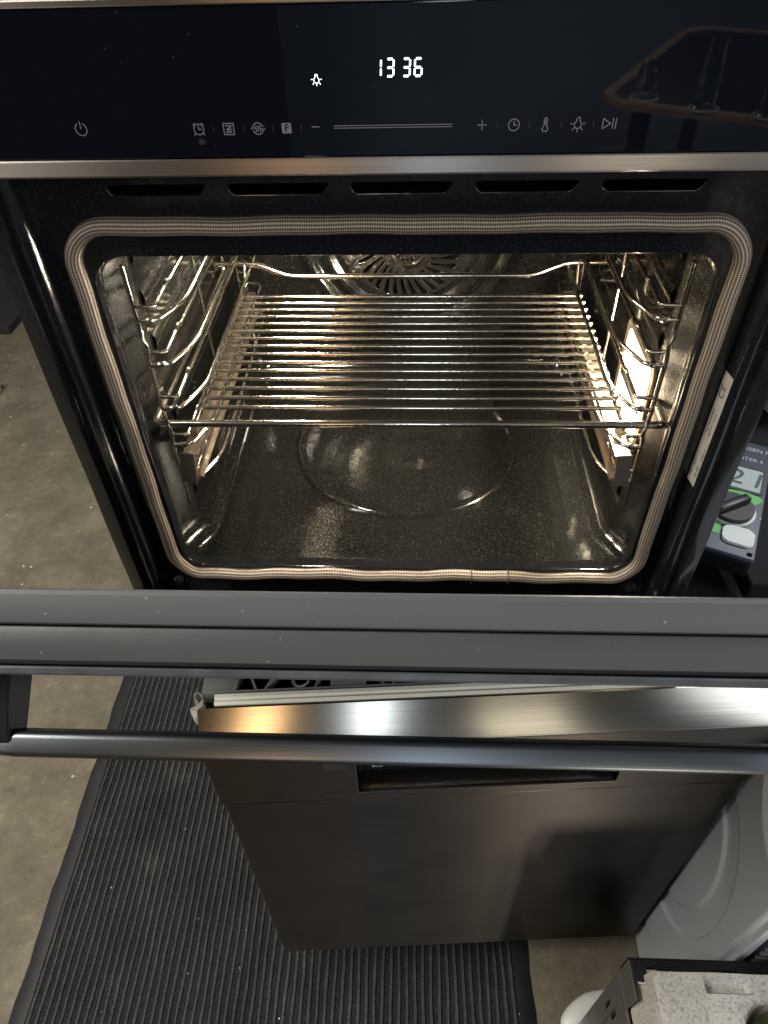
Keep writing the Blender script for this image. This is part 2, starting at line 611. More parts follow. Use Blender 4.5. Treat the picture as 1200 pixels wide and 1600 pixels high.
def ov(o):
    """parts are written in world metres, then carried into the oven's own frame"""
    o.data.transform(OV)
    return o


XL, XR = -0.303, 0.283
# front plate with the cavity opening and the five vent slots
plate_outer = [(XL + 0.030, 0.835), (XR - 0.030, 0.835), (XR - 0.030, 1.302), (XL + 0.030, 1.302)]
opening = rrect(-0.2445, 0.8945, 0.2225, 1.2375, 0.027, 10)
slots = []
for k in range(5):
    a = -0.2145 + k * 0.0846
    slots.append([(a + 0.003, 1.2880), (a + 0.0665, 1.2880), (a + 0.0705, 1.2870), (a + 0.0655, 1.2805), (a + 0.063, 1.2795),
                  (a + 0.0045, 1.2795), (a + 0.001, 1.2815), (a - 0.0005, 1.2850), (a + 0.0005, 1.2870)])
ov(curve_mesh('front_plate', [plate_outer, opening] + slots, 'frame_enamel', OVP, 0.0006, 0.0009, at_front(0, 0.0015, 0)))
for k in range(5):
    a = -0.2145 + k * 0.0846
    bm = bmesh.new()
    prism(bm, [(0.004, 1.2905), (0.030, 1.2905), (0.030, 1.277), (0.004, 1.277)], a - 0.004, a + 0.074,
          lambda y, z, t: Vector((t, y, z)), closed=False)
    ov(obj('vent_slot', bm, 'matt_black', OVP))
    ov(B('slot_lip', (a + 0.002, 0.0035, 1.2775), (a + 0.069, 0.012, 1.2792), 'frame_enamel', OVP, 0.0006))

# side flanges of the frame, standing proud, with a long ridge and a groove
flL = [(0.0335, 0.004), (0.0335, -0.002), (0.0320, -0.013), (0.0300, -0.0165), (0.0260, -0.0180), (0.0205, -0.0155),
       (0.0175, -0.0150), (0.0160, -0.0180), (0.0148, -0.0200), (0.0125, -0.0198), (0.0040, -0.0185), (0.0010, -0.0175), (0.0, -0.0160), (0.0, 0.03), (0.0335, 0.03)]
for s, x0 in ((1, XL), (-1, XR)):
    bm = bmesh.new()
    N_ = 14
    rows = []
    for i in range(N_ + 1):
        z = 0.832 + (1.302 - 0.832) * i / N_
        rows.append([bm.verts.new((x0 + s * p[0], p[1] + 0.0006 * math.sin(i * 1.3 + p[0] * 90), z)) for p in flL])
    n = len(flL)
    for i in range(N_):
        for j in range(n):
            bm.faces.new((rows[i][j], rows[i][(j + 1) % n], rows[i + 1][(j + 1) % n], rows[i + 1][j]))
    bm.faces.new(rows[0]); bm.faces.new(rows[-1][::-1])
    ov(obj('frame_flange', bm, 'frame_enamel', OVP, angle=25))
# outer case
bm = bmesh.new()
for lo, hi in (((XL + .012, 0.031, 0.817), (XL + 0.020, 0.53, 1.385)), ((XR - 0.020, 0.031, 0.817), (XR - .012, 0.53, 1.385)),
               ((XL + .020, 0.045, 1.378), (XR - .020, 0.53, 1.385)), ((XL + .020, 0.031, 0.817), (XR - .020, 0.53, 0.824)),
               ((XL + .020, 0.524, 0.824), (XR - .020, 0.53, 1.378))):
    box(bm, lo, hi, 0.001)
ov(obj('outer_case', bm, 'black_paint', OVP))
ov(B('bottom_rail', (XL + 0.004, 0.004, 0.818), (XR - 0.004, 0.030, 0.8345), 'black_paint', OVP, 0.002))
for x in (-0.262, 0.236):
    bm = bmesh.new()
    box(bm, (x - 0.006, -0.016, 0.838), (x + 0.006, -0.001, 0.860), 0.002)
    box(bm, (x - 0.004, -0.022, 0.832), (x + 0.004, -0.008, 0.848), 0.0015)
    tube(bm, [(x - 0.008, -0.012, 0.853), (x + 0.008, -0.012, 0.853)], 0.0035, 10)
    ov(obj('hinge_catch', bm, 'button_steel', OVP))

# throat (rolled edge round the opening) and cavity shell
def loop3(x0, z0, x1, z1, r, y, n=10):
    return [(p[0], y, p[1]) for p in rrect(x0, z0, x1, z1, r, n)]


def loft(name, loops, mat, cap_last=False, angle=35, side_mat=None):
    bm = bmesh.new()
    V = [[bm.verts.new(p) for p in lp] for lp in loops]
    for i in range(len(V) - 1):
        n = len(V[i])
        for j in range(n):
            bm.faces.new((V[i][j], V[i][(j + 1) % n], V[i + 1][(j + 1) % n], V[i + 1][j]))
    if cap_last:
        bm.faces.new(V[-1])
    if side_mat:
        bm.normal_update()
        for f in bm.faces:
            f.material_index = 1 if abs(f.normal.z) < 0.35 else 0
    o = obj(name, bm, mat, OVP, angle=angle, mats=[mat, side_mat] if side_mat else None)
    return ov(o)


loft('cavity_throat', [loop3(-0.2445, 0.8945, 0.2225, 1.2375, 0.027, 0.0),
                       loop3(-0.2430, 0.8925, 0.2210, 1.2350, 0.027, 0.004),
                       loop3(-0.2430, 0.8915, 0.2210, 1.2345, 0.027, 0.011),
                       loop3(-0.2445, 0.8895, 0.2225, 1.2360, 0.027, 0.0150),
                       loop3(-0.2475, 0.8870, 0.2255, 1.2390, 0.026, 0.0170)], 'frame_enamel')
loft('cavity_flare', [loop3(-0.2474, 0.8865, 0.2256, 1.2392, 0.026, 0.0168),
                      loop3(-0.2560, 0.8852, 0.2340, 1.2470, 0.026, 0.0190),
                      loop3(-0.2590, 0.8850, 0.2370, 1.2475, 0.026, 0.0240),
                      loop3(-0.2575, 0.8850, 0.2355, 1.2470, 0.026, 0.0330),
                      loop3(-0.2520, 0.8850, 0.2300, 1.2465, 0.026, 0.0450),
                      loop3(-0.2455, 0.8850, 0.2235, 1.2460, 0.026, 0.0570),
                      loop3(-0.2430, 0.8850, 0.2210, 1.2460, 0.026, 0.0680),
                      ], 'cavity_enamel', angle=60, side_mat='flare_enamel')
loft('cavity_shell', [loop3(-0.2430, 0.8850, 0.2210, 1.2460, 0.026, 0.0680),
                      loop3(-0.2430, 0.8850, 0.2210, 1.2460, 0.026, 0.36),
                      loop3(-0.2415, 0.8862, 0.2195, 1.2450, 0.026, 0.378),
                      loop3(-0.2370, 0.8905, 0.2150, 1.2410, 0.026, 0.392),
                      loop3(-0.2280, 0.9000, 0.2060, 1.2310, 0.024, 0.4005),
                      loop3(-0.2180, 0.9120, 0.1960, 1.2200, 0.022, 0.402)], 'cavity_enamel', cap_last=True, angle=60)
# embossed ring on the cavity floor
bm = bmesh.new()
ring_prof = [(-0.008, 0.0), (-0.005, 0.0018), (-0.0015, 0.0036), (0.0015, 0.0036), (0.004, 0.0020), (0.006, 0.0)]
nseg = 96
vs = []
for i in range(nseg):
    a = 2 * math.pi * i / nseg
    vs.append([bm.verts.new((-0.0105 + (0.138 + p[0]) * math.cos(a), 0.2275 + (0.138 + p[0]) * math.sin(a), 0.8852 + p[1])) for p in ring_prof])
for i in range(nseg):
    for j in range(len(ring_prof) - 1):
        bm.faces.new((vs[i][j], vs[(i + 1) % nseg][j], vs[(i + 1) % nseg][j + 1], vs[i][j + 1]))
ov(obj('floor_emboss', bm, 'cavity_enamel', OVP, angle=60))
# wall beads (pressed ribs) on the side walls
for x, s in ((-0.243, 1), (0.221, -1)):
    for k, z in enumerate((1.205, 1.165, 1.122, 1.04, 0.985, 0.94)):
        bm = bmesh.new()
        prism(bm, [(-0.009, 0.0), (-0.005, 0.0022), (0.0, 0.0030), (0.005, 0.0022), (0.009, 0.0)], 0.075, 0.36,
              lambda a, b_, t: Vector((x + s * b_, t, z + a)), closed=False, cap=False)
        ov(obj('wall_bead', bm, 'cavity_enamel', OVP, angle=60))

# fan cover on the back wall
FC = (-0.0115, 1.092)
FS = (-0.0115, 1.067)


def disc(r, n=64, cx=FC[0], cz=FC[1]):
    return [(cx + r * math.cos(2 * math.pi * i / n), cz + r * math.sin(2 * math.pi * i / n)) for i in range(n)]


bm = bmesh.new()
prof = [(0.152, 0.4015), (0.144, 0.3985), (0.139, 0.3920), (0.135, 0.3890), (0.131, 0.3905), (0.126, 0.3965), (0.122, 0.3985), (0.118, 0.3975), (0.114, 0.3920), (0.110, 0.3890), (0.106, 0.3905), (0.101, 0.3955), (0.096, 0.3970), (0.0905, 0.3970)]
rows = []
for p in prof:
    rows.append([bm.verts.new((FC[0] + p[0] * math.cos(2 * math.pi * i / 80), p[1], FC[1] + p[0] * math.sin(2 * math.pi * i / 80))) for i in range(80)])
for i in range(len(rows) - 1):
    for j in range(80):
        bm.faces.new((rows[i][j], rows[i][(j + 1) % 80], rows[i + 1][(j + 1) % 80], rows[i + 1][j]))
ov(obj('fan_cover_ring', bm, 'cavity_enamel', OVP, angle=60))
holes = []
for k in range(30):
    a = 2 * math.pi * k / 30
    tw = 0.30
    def pt(r, da):
        aa = a + da + tw * (r - 0.03) / 0.05
        r = r * 0.86
        return (FS[0] + r * math.cos(aa), FS[1] + r * math.sin(aa))
    holes.append([pt(0.038, -0.040), pt(0.056, -0.062), pt(0.076, -0.066), pt(0.079, 0.0), pt(0.076, 0.066), pt(0.056, 0.062), pt(0.038, 0.040)])
for k in range(16):
    a = 2 * math.pi * k / 16
    c = (FS[0] + 0.0145 * math.cos(a), FS[1] + 0.0145 * math.sin(a))
    holes.append([(c[0] + 0.0020 * math.cos(b_), c[1] + 0.0020 * math.sin(b_)) for b_ in [i * math.pi / 4 for i in range(8)]])
ov(curve_mesh('fan_grille', [disc(0.0915)] + holes, 'fan_steel', OVP, 0.0004, 0.0005, at_front(0, 0.3965, 0)))
bm = bmesh.new()
tube(bm, [(FS[0] + 0.022 * math.cos(2 * math.pi * i / 40), 0.3940, FS[1] + 0.022 * math.sin(2 * math.pi * i / 40)) for i in range(40)], 0.0018, 8, closed=True)
ov(obj('fan_hub_ring', bm, 'chrome_wire', OVP))
bm = bmesh.new()
for k in range(30):
    a = 2 * math.pi * (k + 0.5) / 30
    m_ = Matrix.Translation((FS[0], 0.3957, FS[1])) @ Matrix.Rotation(-a, 4, 'Y') @ Matrix.Translation((0.046, 0, 0)) @ Matrix.Rotation(-0.33, 4, 'Y')
    box(bm, (-0.018, -0.0006, -0.0011), (0.019, 0.0006, 0.0011), 0.0004, 1, mtx=m_)
ov(obj('fan_fins', bm, 'side_wire', OVP))
bm = bmesh.new()
for k in range(20):
    a = 2 * math.pi * k / 20
    m_ = Matrix.Translation((FS[0], 0.3990, FS[1])) @ Matrix.Rotation(a, 4, 'Y') @ Matrix.Translation((0.045, 0, 0)) @ Matrix.Rotation(0.7, 4, 'X')
    box(bm, (-0.026, -0.0015, -0.0004), (0.026, 0.0015, 0.0004), 0, mtx=m_)
ov(obj('fan_blades', bm, 'side_wire', OVP))
ov(B('fan_backing', (FC[0] - 0.085, 0.4005, FC[1] - 0.085), (FC[0] + 0.085, 0.4016, FC[1] + 0.085), 'matt_black', OVP))

# lamp in the right wall
lb = ov(curve_mesh('lamp_bezel', [rrect(0.062, 1.000, 0.166, 1.098, 0.010), rrect(0.069, 1.007, 0.159, 1.091, 0.007)], 'rail_steel', OVP, 0.001, 0.0008,
              Matrix.Translation((0.2195, 0, 0)) @ Matrix(((0, 0, 1, 0), (1, 0, 0, 0), (0, 1, 0, 0), (0, 0, 0, 1)))))
bm = bmesh.new()
box(bm, (0.2190, 0.071, 1.009), (0.2205, 0.157, 1.089), 0.0008)
ov(obj('lamp_glass', bm, 'lamp_glow', OVP))
al = area('oven_lamp', (0.2175, 0.114, 1.050), (-0.24, 0.16, 1.00), 0.07, 0.07, 9.0, (1.0, 0.88, 0.69))

bm = bmesh.new()
prism(bm, [(0.024 * math.cos(2 * math.pi * i / 24), 0.024 * math.sin(2 * math.pi * i / 24)) for i in range(24)], 1.2405, 1.2445, lambda x_, y_, t: Vector((-0.150 + x_, 0.190 + y_, t)))
ov(obj('roof_lamp_glass', bm, 'lamp_glow', OVP, angle=50))
area('oven_roof_lamp', (-0.150, 0.190, 1.239), (-0.150, 0.190, 0.8), 0.04, 0.04, 3.2, (1.0, 0.88, 0.69))

# gasket: braided, flattened tube round the opening
gx0, gx1, gz0, gz1 = -0.2540, 0.2320, 0.8872, 1.2592
path = rrect(gx0, gz0, gx1, gz1, 0.030, 12)
dense = []
k = len(path)
for i in range(k):
    a, c = Vector(path[i]), Vector(path[(i + 1) % k])
    n = max(1, int((c - a).length / 0.006))
    for j in range(n):
        dense.append(a.lerp(c, j / n))
bm = bmesh.new()
uvl = bm.loops.layers.uv.new('UVMap')
L = 0.0
rings = []
nd = len(dense)
NS = 48
for i in range(nd):
    p = dense[i]; a = dense[(i - 1) % nd]; c = dense[(i + 1) % nd]
    t = (c - a).normalized(); nrm = Vector((t[1], -t[0]))      # outward
    bot = max(0.0, 1 - (p[1] - gz0) / 0.02)
    wob = 0.0009 * math.sin(i * 0.23) + 0.0006 * math.sin(i * 0.61 + 1)
    wd = 0.0064 + 0.0002 * math.sin(i * 0.37) - 0.001 * bot
    hh = 0.0085 + 0.002 * bot
    ring = []
    for j in range(NS + 1):
        ph = math.pi * j / NS
        rib = 1 + 0.035 * math.cos(2 * math.pi * 8 * j / NS)
        off = math.cos(ph) * wd * rib
        yy = -math.sin(ph) ** 0.8 * hh * rib
        q = p + nrm * (off + wob * (0.4 + bot))
        ring.append((bm.verts.new((q[0], yy + 0.0005, q[1])), L, j / NS))
    rings.append(ring)
    L += (c - p).length
for i in range(nd):
    A, C = rings[i], rings[(i + 1) % nd]
    for j in range(NS):
        f = bm.faces.new((A[j][0], A[j + 1][0], C[j + 1][0], C[j][0]))
        uA, uC = A[0][1], (C[0][1] if i < nd - 1 else L)
        for lp, (u, v_) in zip(f.loops, ((uA, A[j][2]), (uA, A[j + 1][2]), (uC, C[j + 1][2]), (uC, C[j][2]))):
            lp[uvl].uv = (u, v_)
ov(obj('door_gasket', bm, 'gasket_weave', OVP, angle=80))
for x in (0.0610, 0.0995):
    bm = bmesh.new()
    tube(bm, [(x, 0.001 - 0.0112 * math.sin(math.pi * j / 12), 0.8862 + 0.0076 * math.cos(math.pi * j / 12)) for j in range(13)], 0.0010, 8)
    ov(obj('gasket_clip', bm, 'gasket_weave', OVP))

# control panel
cp = ov(B('control_panel', (-0.307, -0.030, 1.3135), (0.287, 0.030, 1.3920), 'panel_glass', OVP, 0.0006))
bm = bmesh.new()
box(bm, (-0.307, -0.0310, 1.3924), (0.287, 0.045, 1.3965), 0.0008)
ov(obj('top_trim', bm, 'trim_steel', OVP))
bm = bmesh.new()
prism(bm, [(-0.0300, 1.3130), (-0.0306, 1.3122), (-0.0318, 1.3040), (-0.0305, 1.3025), (0.004, 1.3025), (0.004, 1.3130)], -0.307, 0.287,
      lambda y, z, t: Vector((t, y, z)))
ov(obj('lower_trim', bm, 'trim_steel', OVP, angle=25))


def sym(name, loops=None, strokes=None, x=0, z=0, mat='print_grey', wdt=0.00028):
    """flat printed symbol on the glass; loops are filled, strokes are line strips in millimetres"""
    bm = bmesh.new()
    yy = -0.03012
    for st in (strokes or []):
        closed = st[0] == 'c'
        pts = [Vector((p[0] / 1000, p[1] / 1000)) for p in (st[1:] if st[0] in ('c', 'o') else st)]
        n = len(pts)
        for i in range(n if closed else n - 1):
            a, c = pts[i], pts[(i + 1) % n]
            d = (c - a)
            if d.length < 1e-7: continue
            d.normalize(); q = Vector((-d[1], d[0])) * wdt
            a2, c2 = a - d * wdt * 0.7, c + d * wdt * 0.7
            bm.faces.new([bm.verts.new((x + p[0], yy - 0.00001 * (i % 2), z + p[1])) for p in (a2 - q, c2 - q, c2 + q, a2 + q)])
    for lp in (loops or []):
        bm.faces.new([bm.verts.new((x + p[0] / 1000, yy, z + p[1] / 1000)) for p in lp])
    me_o = obj(name, bm, mat, None, sm=False)
    me_o.data.transform(OV)
    me_o.parent = cp
    return me_o


def circ(r, n=24, cx=0, cy=0, a0=0, a1=360):
    full = (a1 - a0) >= 360
    pts = [(cx + r * math.cos(R(a0 + (a1 - a0) * i / n)), cy + r * math.sin(R(a0 + (a1 - a0) * i / n))) for i in range(n if full else n + 1)]
    return (['c'] if full else ['o']) + pts


SZ = 1.3300     # height of the printed row
sym('power_symbol', strokes=[circ(3.5, 24, 0, 0, 120, 420), ['o', (0, 0.5), (0, 4.2)]], x=-0.2065, z=1.3310)
sym('alarm_symbol', strokes=[circ(3.0), ['o', (0, 2), (0, 0), (1.6, 0)], ['o', (-3.4, 2.4), (-1.9, 3.4)], ['o', (3.4, 2.4), (1.9, 3.4)], ['o', (-2.4, -2.2), (-3.1, -3.2)], ['o', (2.4, -2.2), (3.1, -3.2)]],
    x=-0.1335, z=SZ)
sym('steam_clean_symbol', strokes=[['c', (-3.1, -3.1), (3.1, -3.1), (3.1, 3.1), (-3.1, 3.1)], ['o', (-1.8, 1.8), (1.8, 1.8), (-1.4, -0.4), (1.6, -1.8), (-1.8, -1.8)], ['o', (0.2, 0.8), (1.8, -0.4)]],
    loops=[[(-1.4, -1.8), (0.3, -1.8), (1.6, 0.6), (0.2, 1.3)]], x=-0.1150, z=SZ)
sym('heat_mode_symbol', strokes=[circ(3.2, 20, 0, 0, 20, 160), circ(3.2, 20, 0, 0, 200, 340), ['o', (-1.3, -1.6), (-0.9, -0.5), (-1.5, 0.5), (-1.1, 1.6)], ['o', (0, -1.6), (0.4, -0.5), (-0.2, 0.5), (0.2, 1.6)],
                                 ['o', (1.3, -1.6), (1.7, -0.5), (1.1, 0.5), (1.5, 1.6)], ['o', (-4.1, -0.2), (-3.2, 0.9), (-2.3, 0.1)], ['o', (4.1, 0.2), (3.2, -0.9), (2.3, -0.1)]], x=-0.0970, z=SZ)
sq = rrect(-2.9, -2.9, 2.9, 2.9, 0.7, 3)
sym('favourite_symbol', loops=[sq], x=-0.0795, z=SZ)
text('favourite_letter', 'F', 0.0058, 'panel_glass', cp, OV @ at_front(-0.0795, -0.0303, SZ))
sym('minus_symbol', strokes=[['o', (-2.2, 0), (2.2, 0)]], x=-0.0617, z=SZ + 0.0005)
sym('slider_line', strokes=[['o', (-35.6, 0.6), (35.6, 0.6)], ['o', (-35.6, -0.7), (35.6, -0.7)]], x=-0.0148, z=1.3303, wdt=0.00022)
sym('plus_symbol', strokes=[['o', (-2.6, 0), (2.6, 0)], ['o', (0, -2.6), (0, 2.6)]], x=0.0388, z=1.3302)
sym('clock_symbol', strokes=[circ(3.2), ['o', (0, 2), (0, 0), (1.5, 0)]], x=0.0578, z=SZ)
sym('thermometer_symbol', strokes=[['c', (-0.8, -0.8), (-0.9, 3.0), (0.0, 3.8), (0.9, 3.0), (0.8, -0.8), (1.8, -2.2), (1.1, -3.8), (-1.1, -3.8), (-1.8, -2.2)], ['o', (0, 2.2), (0, 1.4)], ['o', (0, .6), (0, -0.2)]], x=0.0765, z=SZ)
bulb = [['c', (-0.8, 3.6), (0.8, 3.6), (1.0, 1.8), (2.2, 0.0), (1.8, -1.8), (0, -2.6), (-1.8, -1.8), (-2.2, 0.0), (-1.0, 1.8)]] + \
       [['o', (-3.2, 0.2), (-4.2, 0.2)], ['o', (3.2, 0.2), (4.2, 0.2)], ['o', (-2.4, -2.4), (-3.0, -3.3)], ['o', (2.4, -2.4), (3.0, -3.3)], ['o', (0, -3.3), (0, -4.3)]]
sym('light_symbol', strokes=bulb, x=0.0958, z=SZ)
sym('start_stop_symbol', strokes=[['c', (-4.0, -2.8), (-4.0, 2.8), (0.6, 0)], ['o', (1.9, -2.8), (1.9, 2.8)], ['o', (3.7, -2.8), (3.7, 2.8)]], x=0.1145, z=SZ)
for x in (-0.1243, -0.1060, -0.0880, -0.0705, 0.0480, 0.0670, 0.0862, 0.1050):
    sym('divider_mark', strokes=[['o', (0, -1.5), (0, 1.5)]], x=x, z=SZ, mat='print_dim', wdt=0.00014)
text('small_caption', '8h', 0.0045, 'print_dim', cp, OV @ at_front(-0.1325, -0.0302, 1.3228))
# lit seven-segment clock 13 36
SEG = {'1': 'bc', '3': 'abgcd', '6': 'acdefg'}


def digit(ch, x, z, wd=4.0, ht=8.6):
    bm = bmesh.new()
    w2, h2, t, g = wd / 2, ht / 2, 0.62, 0.35
    S = {'a': ('h', 0, h2), 'g': ('h', 0, 0), 'd': ('h', 0, -h2), 'f': ('v', -w2, h2 / 2), 'b': ('v', w2, h2 / 2), 'e': ('v', -w2, -h2 / 2), 'c': ('v', w2, -h2 / 2)}
    for s in SEG[ch]:
        k, cx, cz = S[s]
        if k == 'h':
            l = w2 - g - 0.1
            P = [(-l, -t * .5), (-l + t * .5, -t), (l - t * .5, -t), (l, -t * .5), (l, t * .5), (l - t * .5, t), (-l + t * .5, t), (-l, t * .5)]
        else:
            l = h2 / 2 - g
            P = [(-t * .5, -l), (-t, -l + t * .5), (-t, l - t * .5), (-t * .5, l), (t * .5, l), (t, l - t * .5), (t, -l + t * .5), (t * .5, -l)]
        if s in 'ef' or s in 'bc': P = [(p[0] * 0.85, p[1]) for p in P]
        sh = 0.04
        bm.faces.new([bm.verts.new((x + (cx + p[0] + sh * (cz + p[1])) / 1000, -0.03014, z + (cz + p[1]) / 1000)) for p in P])
    o = obj('clock_digit', bm, 'led_white', None, sm=False)
    o.data.transform(OV); o.parent = cp


digit('1', -0.02325, 1.3609); digit('3', -0.0160, 1.3609); digit('3', -0.0066, 1.3609); digit('6', 0.0002, 1.3609)
bulb = [[b_[0]] + [(p[0] * 0.72, p[1] * 0.72) for p in b_[1:]] for b_ in bulb]
lit = sym('light_on_symbol', strokes=bulb, x=-0.0590, z=1.3555, mat='led_white', wdt=0.00021)
lit.data.transform(Matrix.Translation((0, 0, 0)))

# type plate sticker on the right flange's inner wall
def on_flange(o):
    return ov(o)
x0s = XR - 0.0337
Ms = Matrix.Translation((x0s, 0, 0)) @ Matrix(((0.12, 0, -1, 0), (-1, 0, -0.12, 0), (0, 1, 0, 0), (0, 0, 0, 1)))
PL = Ms @ Matrix.Translation((0.0080, 1.0830, 0))
stk = ov(curve_mesh('type_plate', [rrect(-0.0068, -0.057, 0.0068, 0.057, 0.0006, 2)], 'sticker_paper', OVP, 0.0001, 0, PL))
def stext(body, size, u, v, rot=90):
    return text('type_plate_print', body, size, 'print_dark', stk, OV @ PL @ Matrix.Translation((u, v, 0.0002)) @ Matrix.Rotation(R(rot), 4, 'Z'), 0.00003)
stext('CE', 0.0105, -0.0010, 0.0400)
stext('Typ 944 BA Mod', 0.0034, -0.0030, 0.010)
stext('220-240 V 50 Hz', 0.0034, 0.0015, 0.008)
stext('3500 W', 0.0040, 0.0045, -0.022)
stext('No. 13601', 0.0040, -0.0035, -0.040)
stext('EL 60', 0.0050, 0.0035, -0.042)

# side racks (ladders of wire) with one telescopic rail each
for s, xw in ((-1, -0.2275), (1, 0.2075)):
    sr = bpy.data.objects.new('side_rack', None)
    link(sr, OVP)
    sr.location = Vector((xw, 0.02, 0.90)) - Vector((-0.01, 0, 0.815))
    SR = Matrix.Translation((xw, 0.02, 0.90)).inverted()
    def sp(o):
        o.data.transform(SR); return o
    inn = -s     # direction to the inside of the cavity
    sp(T('post', fillet([(xw, 0.018, 1.222), (xw, 0.018, 1.163), (xw + inn * 0.0035, 0.014, 1.152), (xw, 0.018, 1.142), (xw, 0.018, 1.074), (xw + inn * 0.0035, 0.014, 1.064), (xw, 0.018, 1.052), (xw, 0.018, 0.972)], 0.006), 0.0021, 'side_wire', sr))
    sp(T('post', [(xw, 0.352, 1.222), (xw, 0.352, 0.972)], 0.0021, 'side_wire', sr))
    sp(T('post', [(xw, 0.19, 1.212), (xw, 0.19, 0.985)], 0.0019, 'side_wire', sr))
    for z in (1.187, 1.145, 1.100, 1.058, 1.016):
        xi = xw + inn * 0.0165
        sp(T('rung', fillet([(xw, 0.018, z), (xi, 0.018, z), (xi, 0.052, z + 0.001), (xi + inn * 0.0005, 0.058, z + 0.004), (xi, 0.064, z), (xi, 0.352, z), (xw, 0.352, z)], [0, 0.004, 0.003, 0.003, 0.003, 0.008, 0]), 0.0019, 'side_wire', sr))
        zl = z - 0.0125
        xi2 = xw + inn * 0.031
        sp(T('rung', fillet([(xw, 0.018, zl), (xw + inn * 0.0150, 0.018, zl), (xi2, 0.056, zl), (xi2, 0.345, zl), (xw, 0.352, zl)], [0, 0.008, 0.016, 0.01, 0]), 0.0021, 'side_wire', sr))
        for yy in (0.0185,):
            bm = bmesh.new()
            bmesh.ops.create_uvsphere(bm, u_segments=10, v_segments=6, radius=0.0030)
            for v in bm.verts: v.co = Vector((v.co.x * 1.6, v.co.y, v.co.z)) + Vector((xw + inn * 0.010, yy, zl + 0.0003))
            sp(obj('weld_spot', bm, 'side_wire', sr))
    # telescopic rail, just under the wire rack
    xr = xw + inn * 0.0100
    for zr in (1.020,):
        bm = bmesh.new()
        prism(bm, [(-0.0035, -0.015), (0.0110, -0.015), (0.0110, -0.0125), (0.003, -0.0115), (0.003, 0.0115), (0.0110, 0.0125), (0.0110, 0.015), (-0.0035, 0.015)], 0.017, 0.345,
              lambda a, b_, t: Vector((xr + inn * a, t, zr + b_)))
        sp(obj('slide_rail', bm, 'rail_steel', sr, angle=20))
        bm = bmesh.new()
        prism(bm, [(-0.002, -0.0085), (0.0055, -0.0085), (0.0055, 0.0085), (-0.002, 0.0085)], 0.040, 0.35,
              lambda a, b_, t: Vector((xr + inn * (a + 0.0020), t, zr + b_)))
        sp(obj('slide_rail_inner', bm, 'rail_steel', sr, angle=20))
        bm = bmesh.new()
        mt = Matrix.Translation((xr + inn * 0.001, 0.0145, zr)) @ Matrix.Rotation(inn * 0.10, 4, 'Y')
        box(bm, (-0.0080, -0.0012, -0.0185), (0.0060, 0.0012, 0.0185), 0.0010, 2, mtx=mt)
        sp(obj('rail_end_cap', bm, 'cap_steel', sr))
        bm = bmesh.new()
        bmesh.ops.create_cone(bm, cap_ends=True, segments=16, radius1=0.0050, radius2=0.0050, depth=0.006)
        for v in bm.verts: v.co = Vector((v.co.z, v.co.x, v.co.y)) + Vector((xr + inn * 0.002, 0.048, zr + 0.0205))
        bmesh.ops.bevel(bm, geom=bm.edges[:], offset=0.0008, segments=2, affect='EDGES')
        sp(obj('rail_stop', bm, 'rail_steel', sr))

# oven door, half open, seen along its top edge
HY, HZ = -0.010, 0.850
ax = Vector((0, -0.2705, 0.3438)).normalized()      # up the door
nx = Vector((0, -0.786, -0.618)).normalized()       # to the outside
nx = (nx - ax * nx.dot(ax)).normalized()
DL = 0.4375


def D(x, a, n):
    return Vector((x, HY, HZ)) + ax * a + nx * n


DX0, DX1 = -0.306, 0.286
def dprism(name, prof, mat, x0=DX0, x1=DX1, parent=None, angle=25):
    bm = bmesh.new()
    prism(bm, [(p[0], p[1]) for p in prof], x0, x1, lambda a, n, t: D(t, a, n))
    return ov(obj(name, bm, mat, parent or OVP, angle=angle))


door = ov(B('door', (DX0, 0, 0), (DX0 + .01, 0.01, 0.01), 'door_plastic', OVP, 0))
bpy.data.meshes.remove(door.data)
bm = bmesh.new()
prism(bm, [(0.01, 0.006), (DL - 0.022, 0.006), (DL - 0.022, 0.036), (0.01, 0.036)], DX0 + 0.006, DX1 - 0.006, lambda a, n, t: D(t, a, n))
door = ov(obj('door', bm, 'black_paint', OVP))
def dpart(o):
    o.parent = door; return o
dpart(dprism('inner_cap', [(DL - 0.020, 0.0), (DL - 0.003, 0.0), (DL - 0.0010, 0.0008), (DL, 0.003), (DL - 0.0002, 0.0120), (DL - 0.0022, 0.0168), (DL - 0.0045, 0.0178), (DL - 0.020, 0.0178)], 'door_inner_plastic'))
dpart(dprism('top_cap', [(DL - 0.020, 0.0184), (DL - 0.0048, 0.0184), (DL - 0.0030, 0.0190), (DL - 0.0024, 0.0215), (DL - 0.0030, 0.0290), (DL - 0.0042, 0.0350), (DL - 0.0062, 0.0372), (DL - 0.020, 0.0374)], 'door_plastic', angle=30))
dpart(dprism('inner_glass', [(0.008, 0.0), (DL - 0.0205, 0.0), (DL - 0.0205, 0.0055), (0.008, 0.0055)], 'panel_glass', DX0 + .012, DX1 - .012))
dpart(dprism('outer_glass', [(0.0, 0.0376), (DL - 0.0036, 0.0376), (DL - 0.0030, 0.0384), (DL - 0.0030, 0.0412), (DL - 0.0036, 0.0420), (0.0, 0.0420)], 'panel_glass'))
dpart(dprism('outer_glass_edge', [(DL - 0.0028, 0.0378), (DL - 0.0008, 0.0380), (DL - 0.0003, 0.0388), (DL - 0.0003, 0.0410), (DL - 0.0008, 0.0419), (DL - 0.0028, 0.0421)], 'glass_edge'))
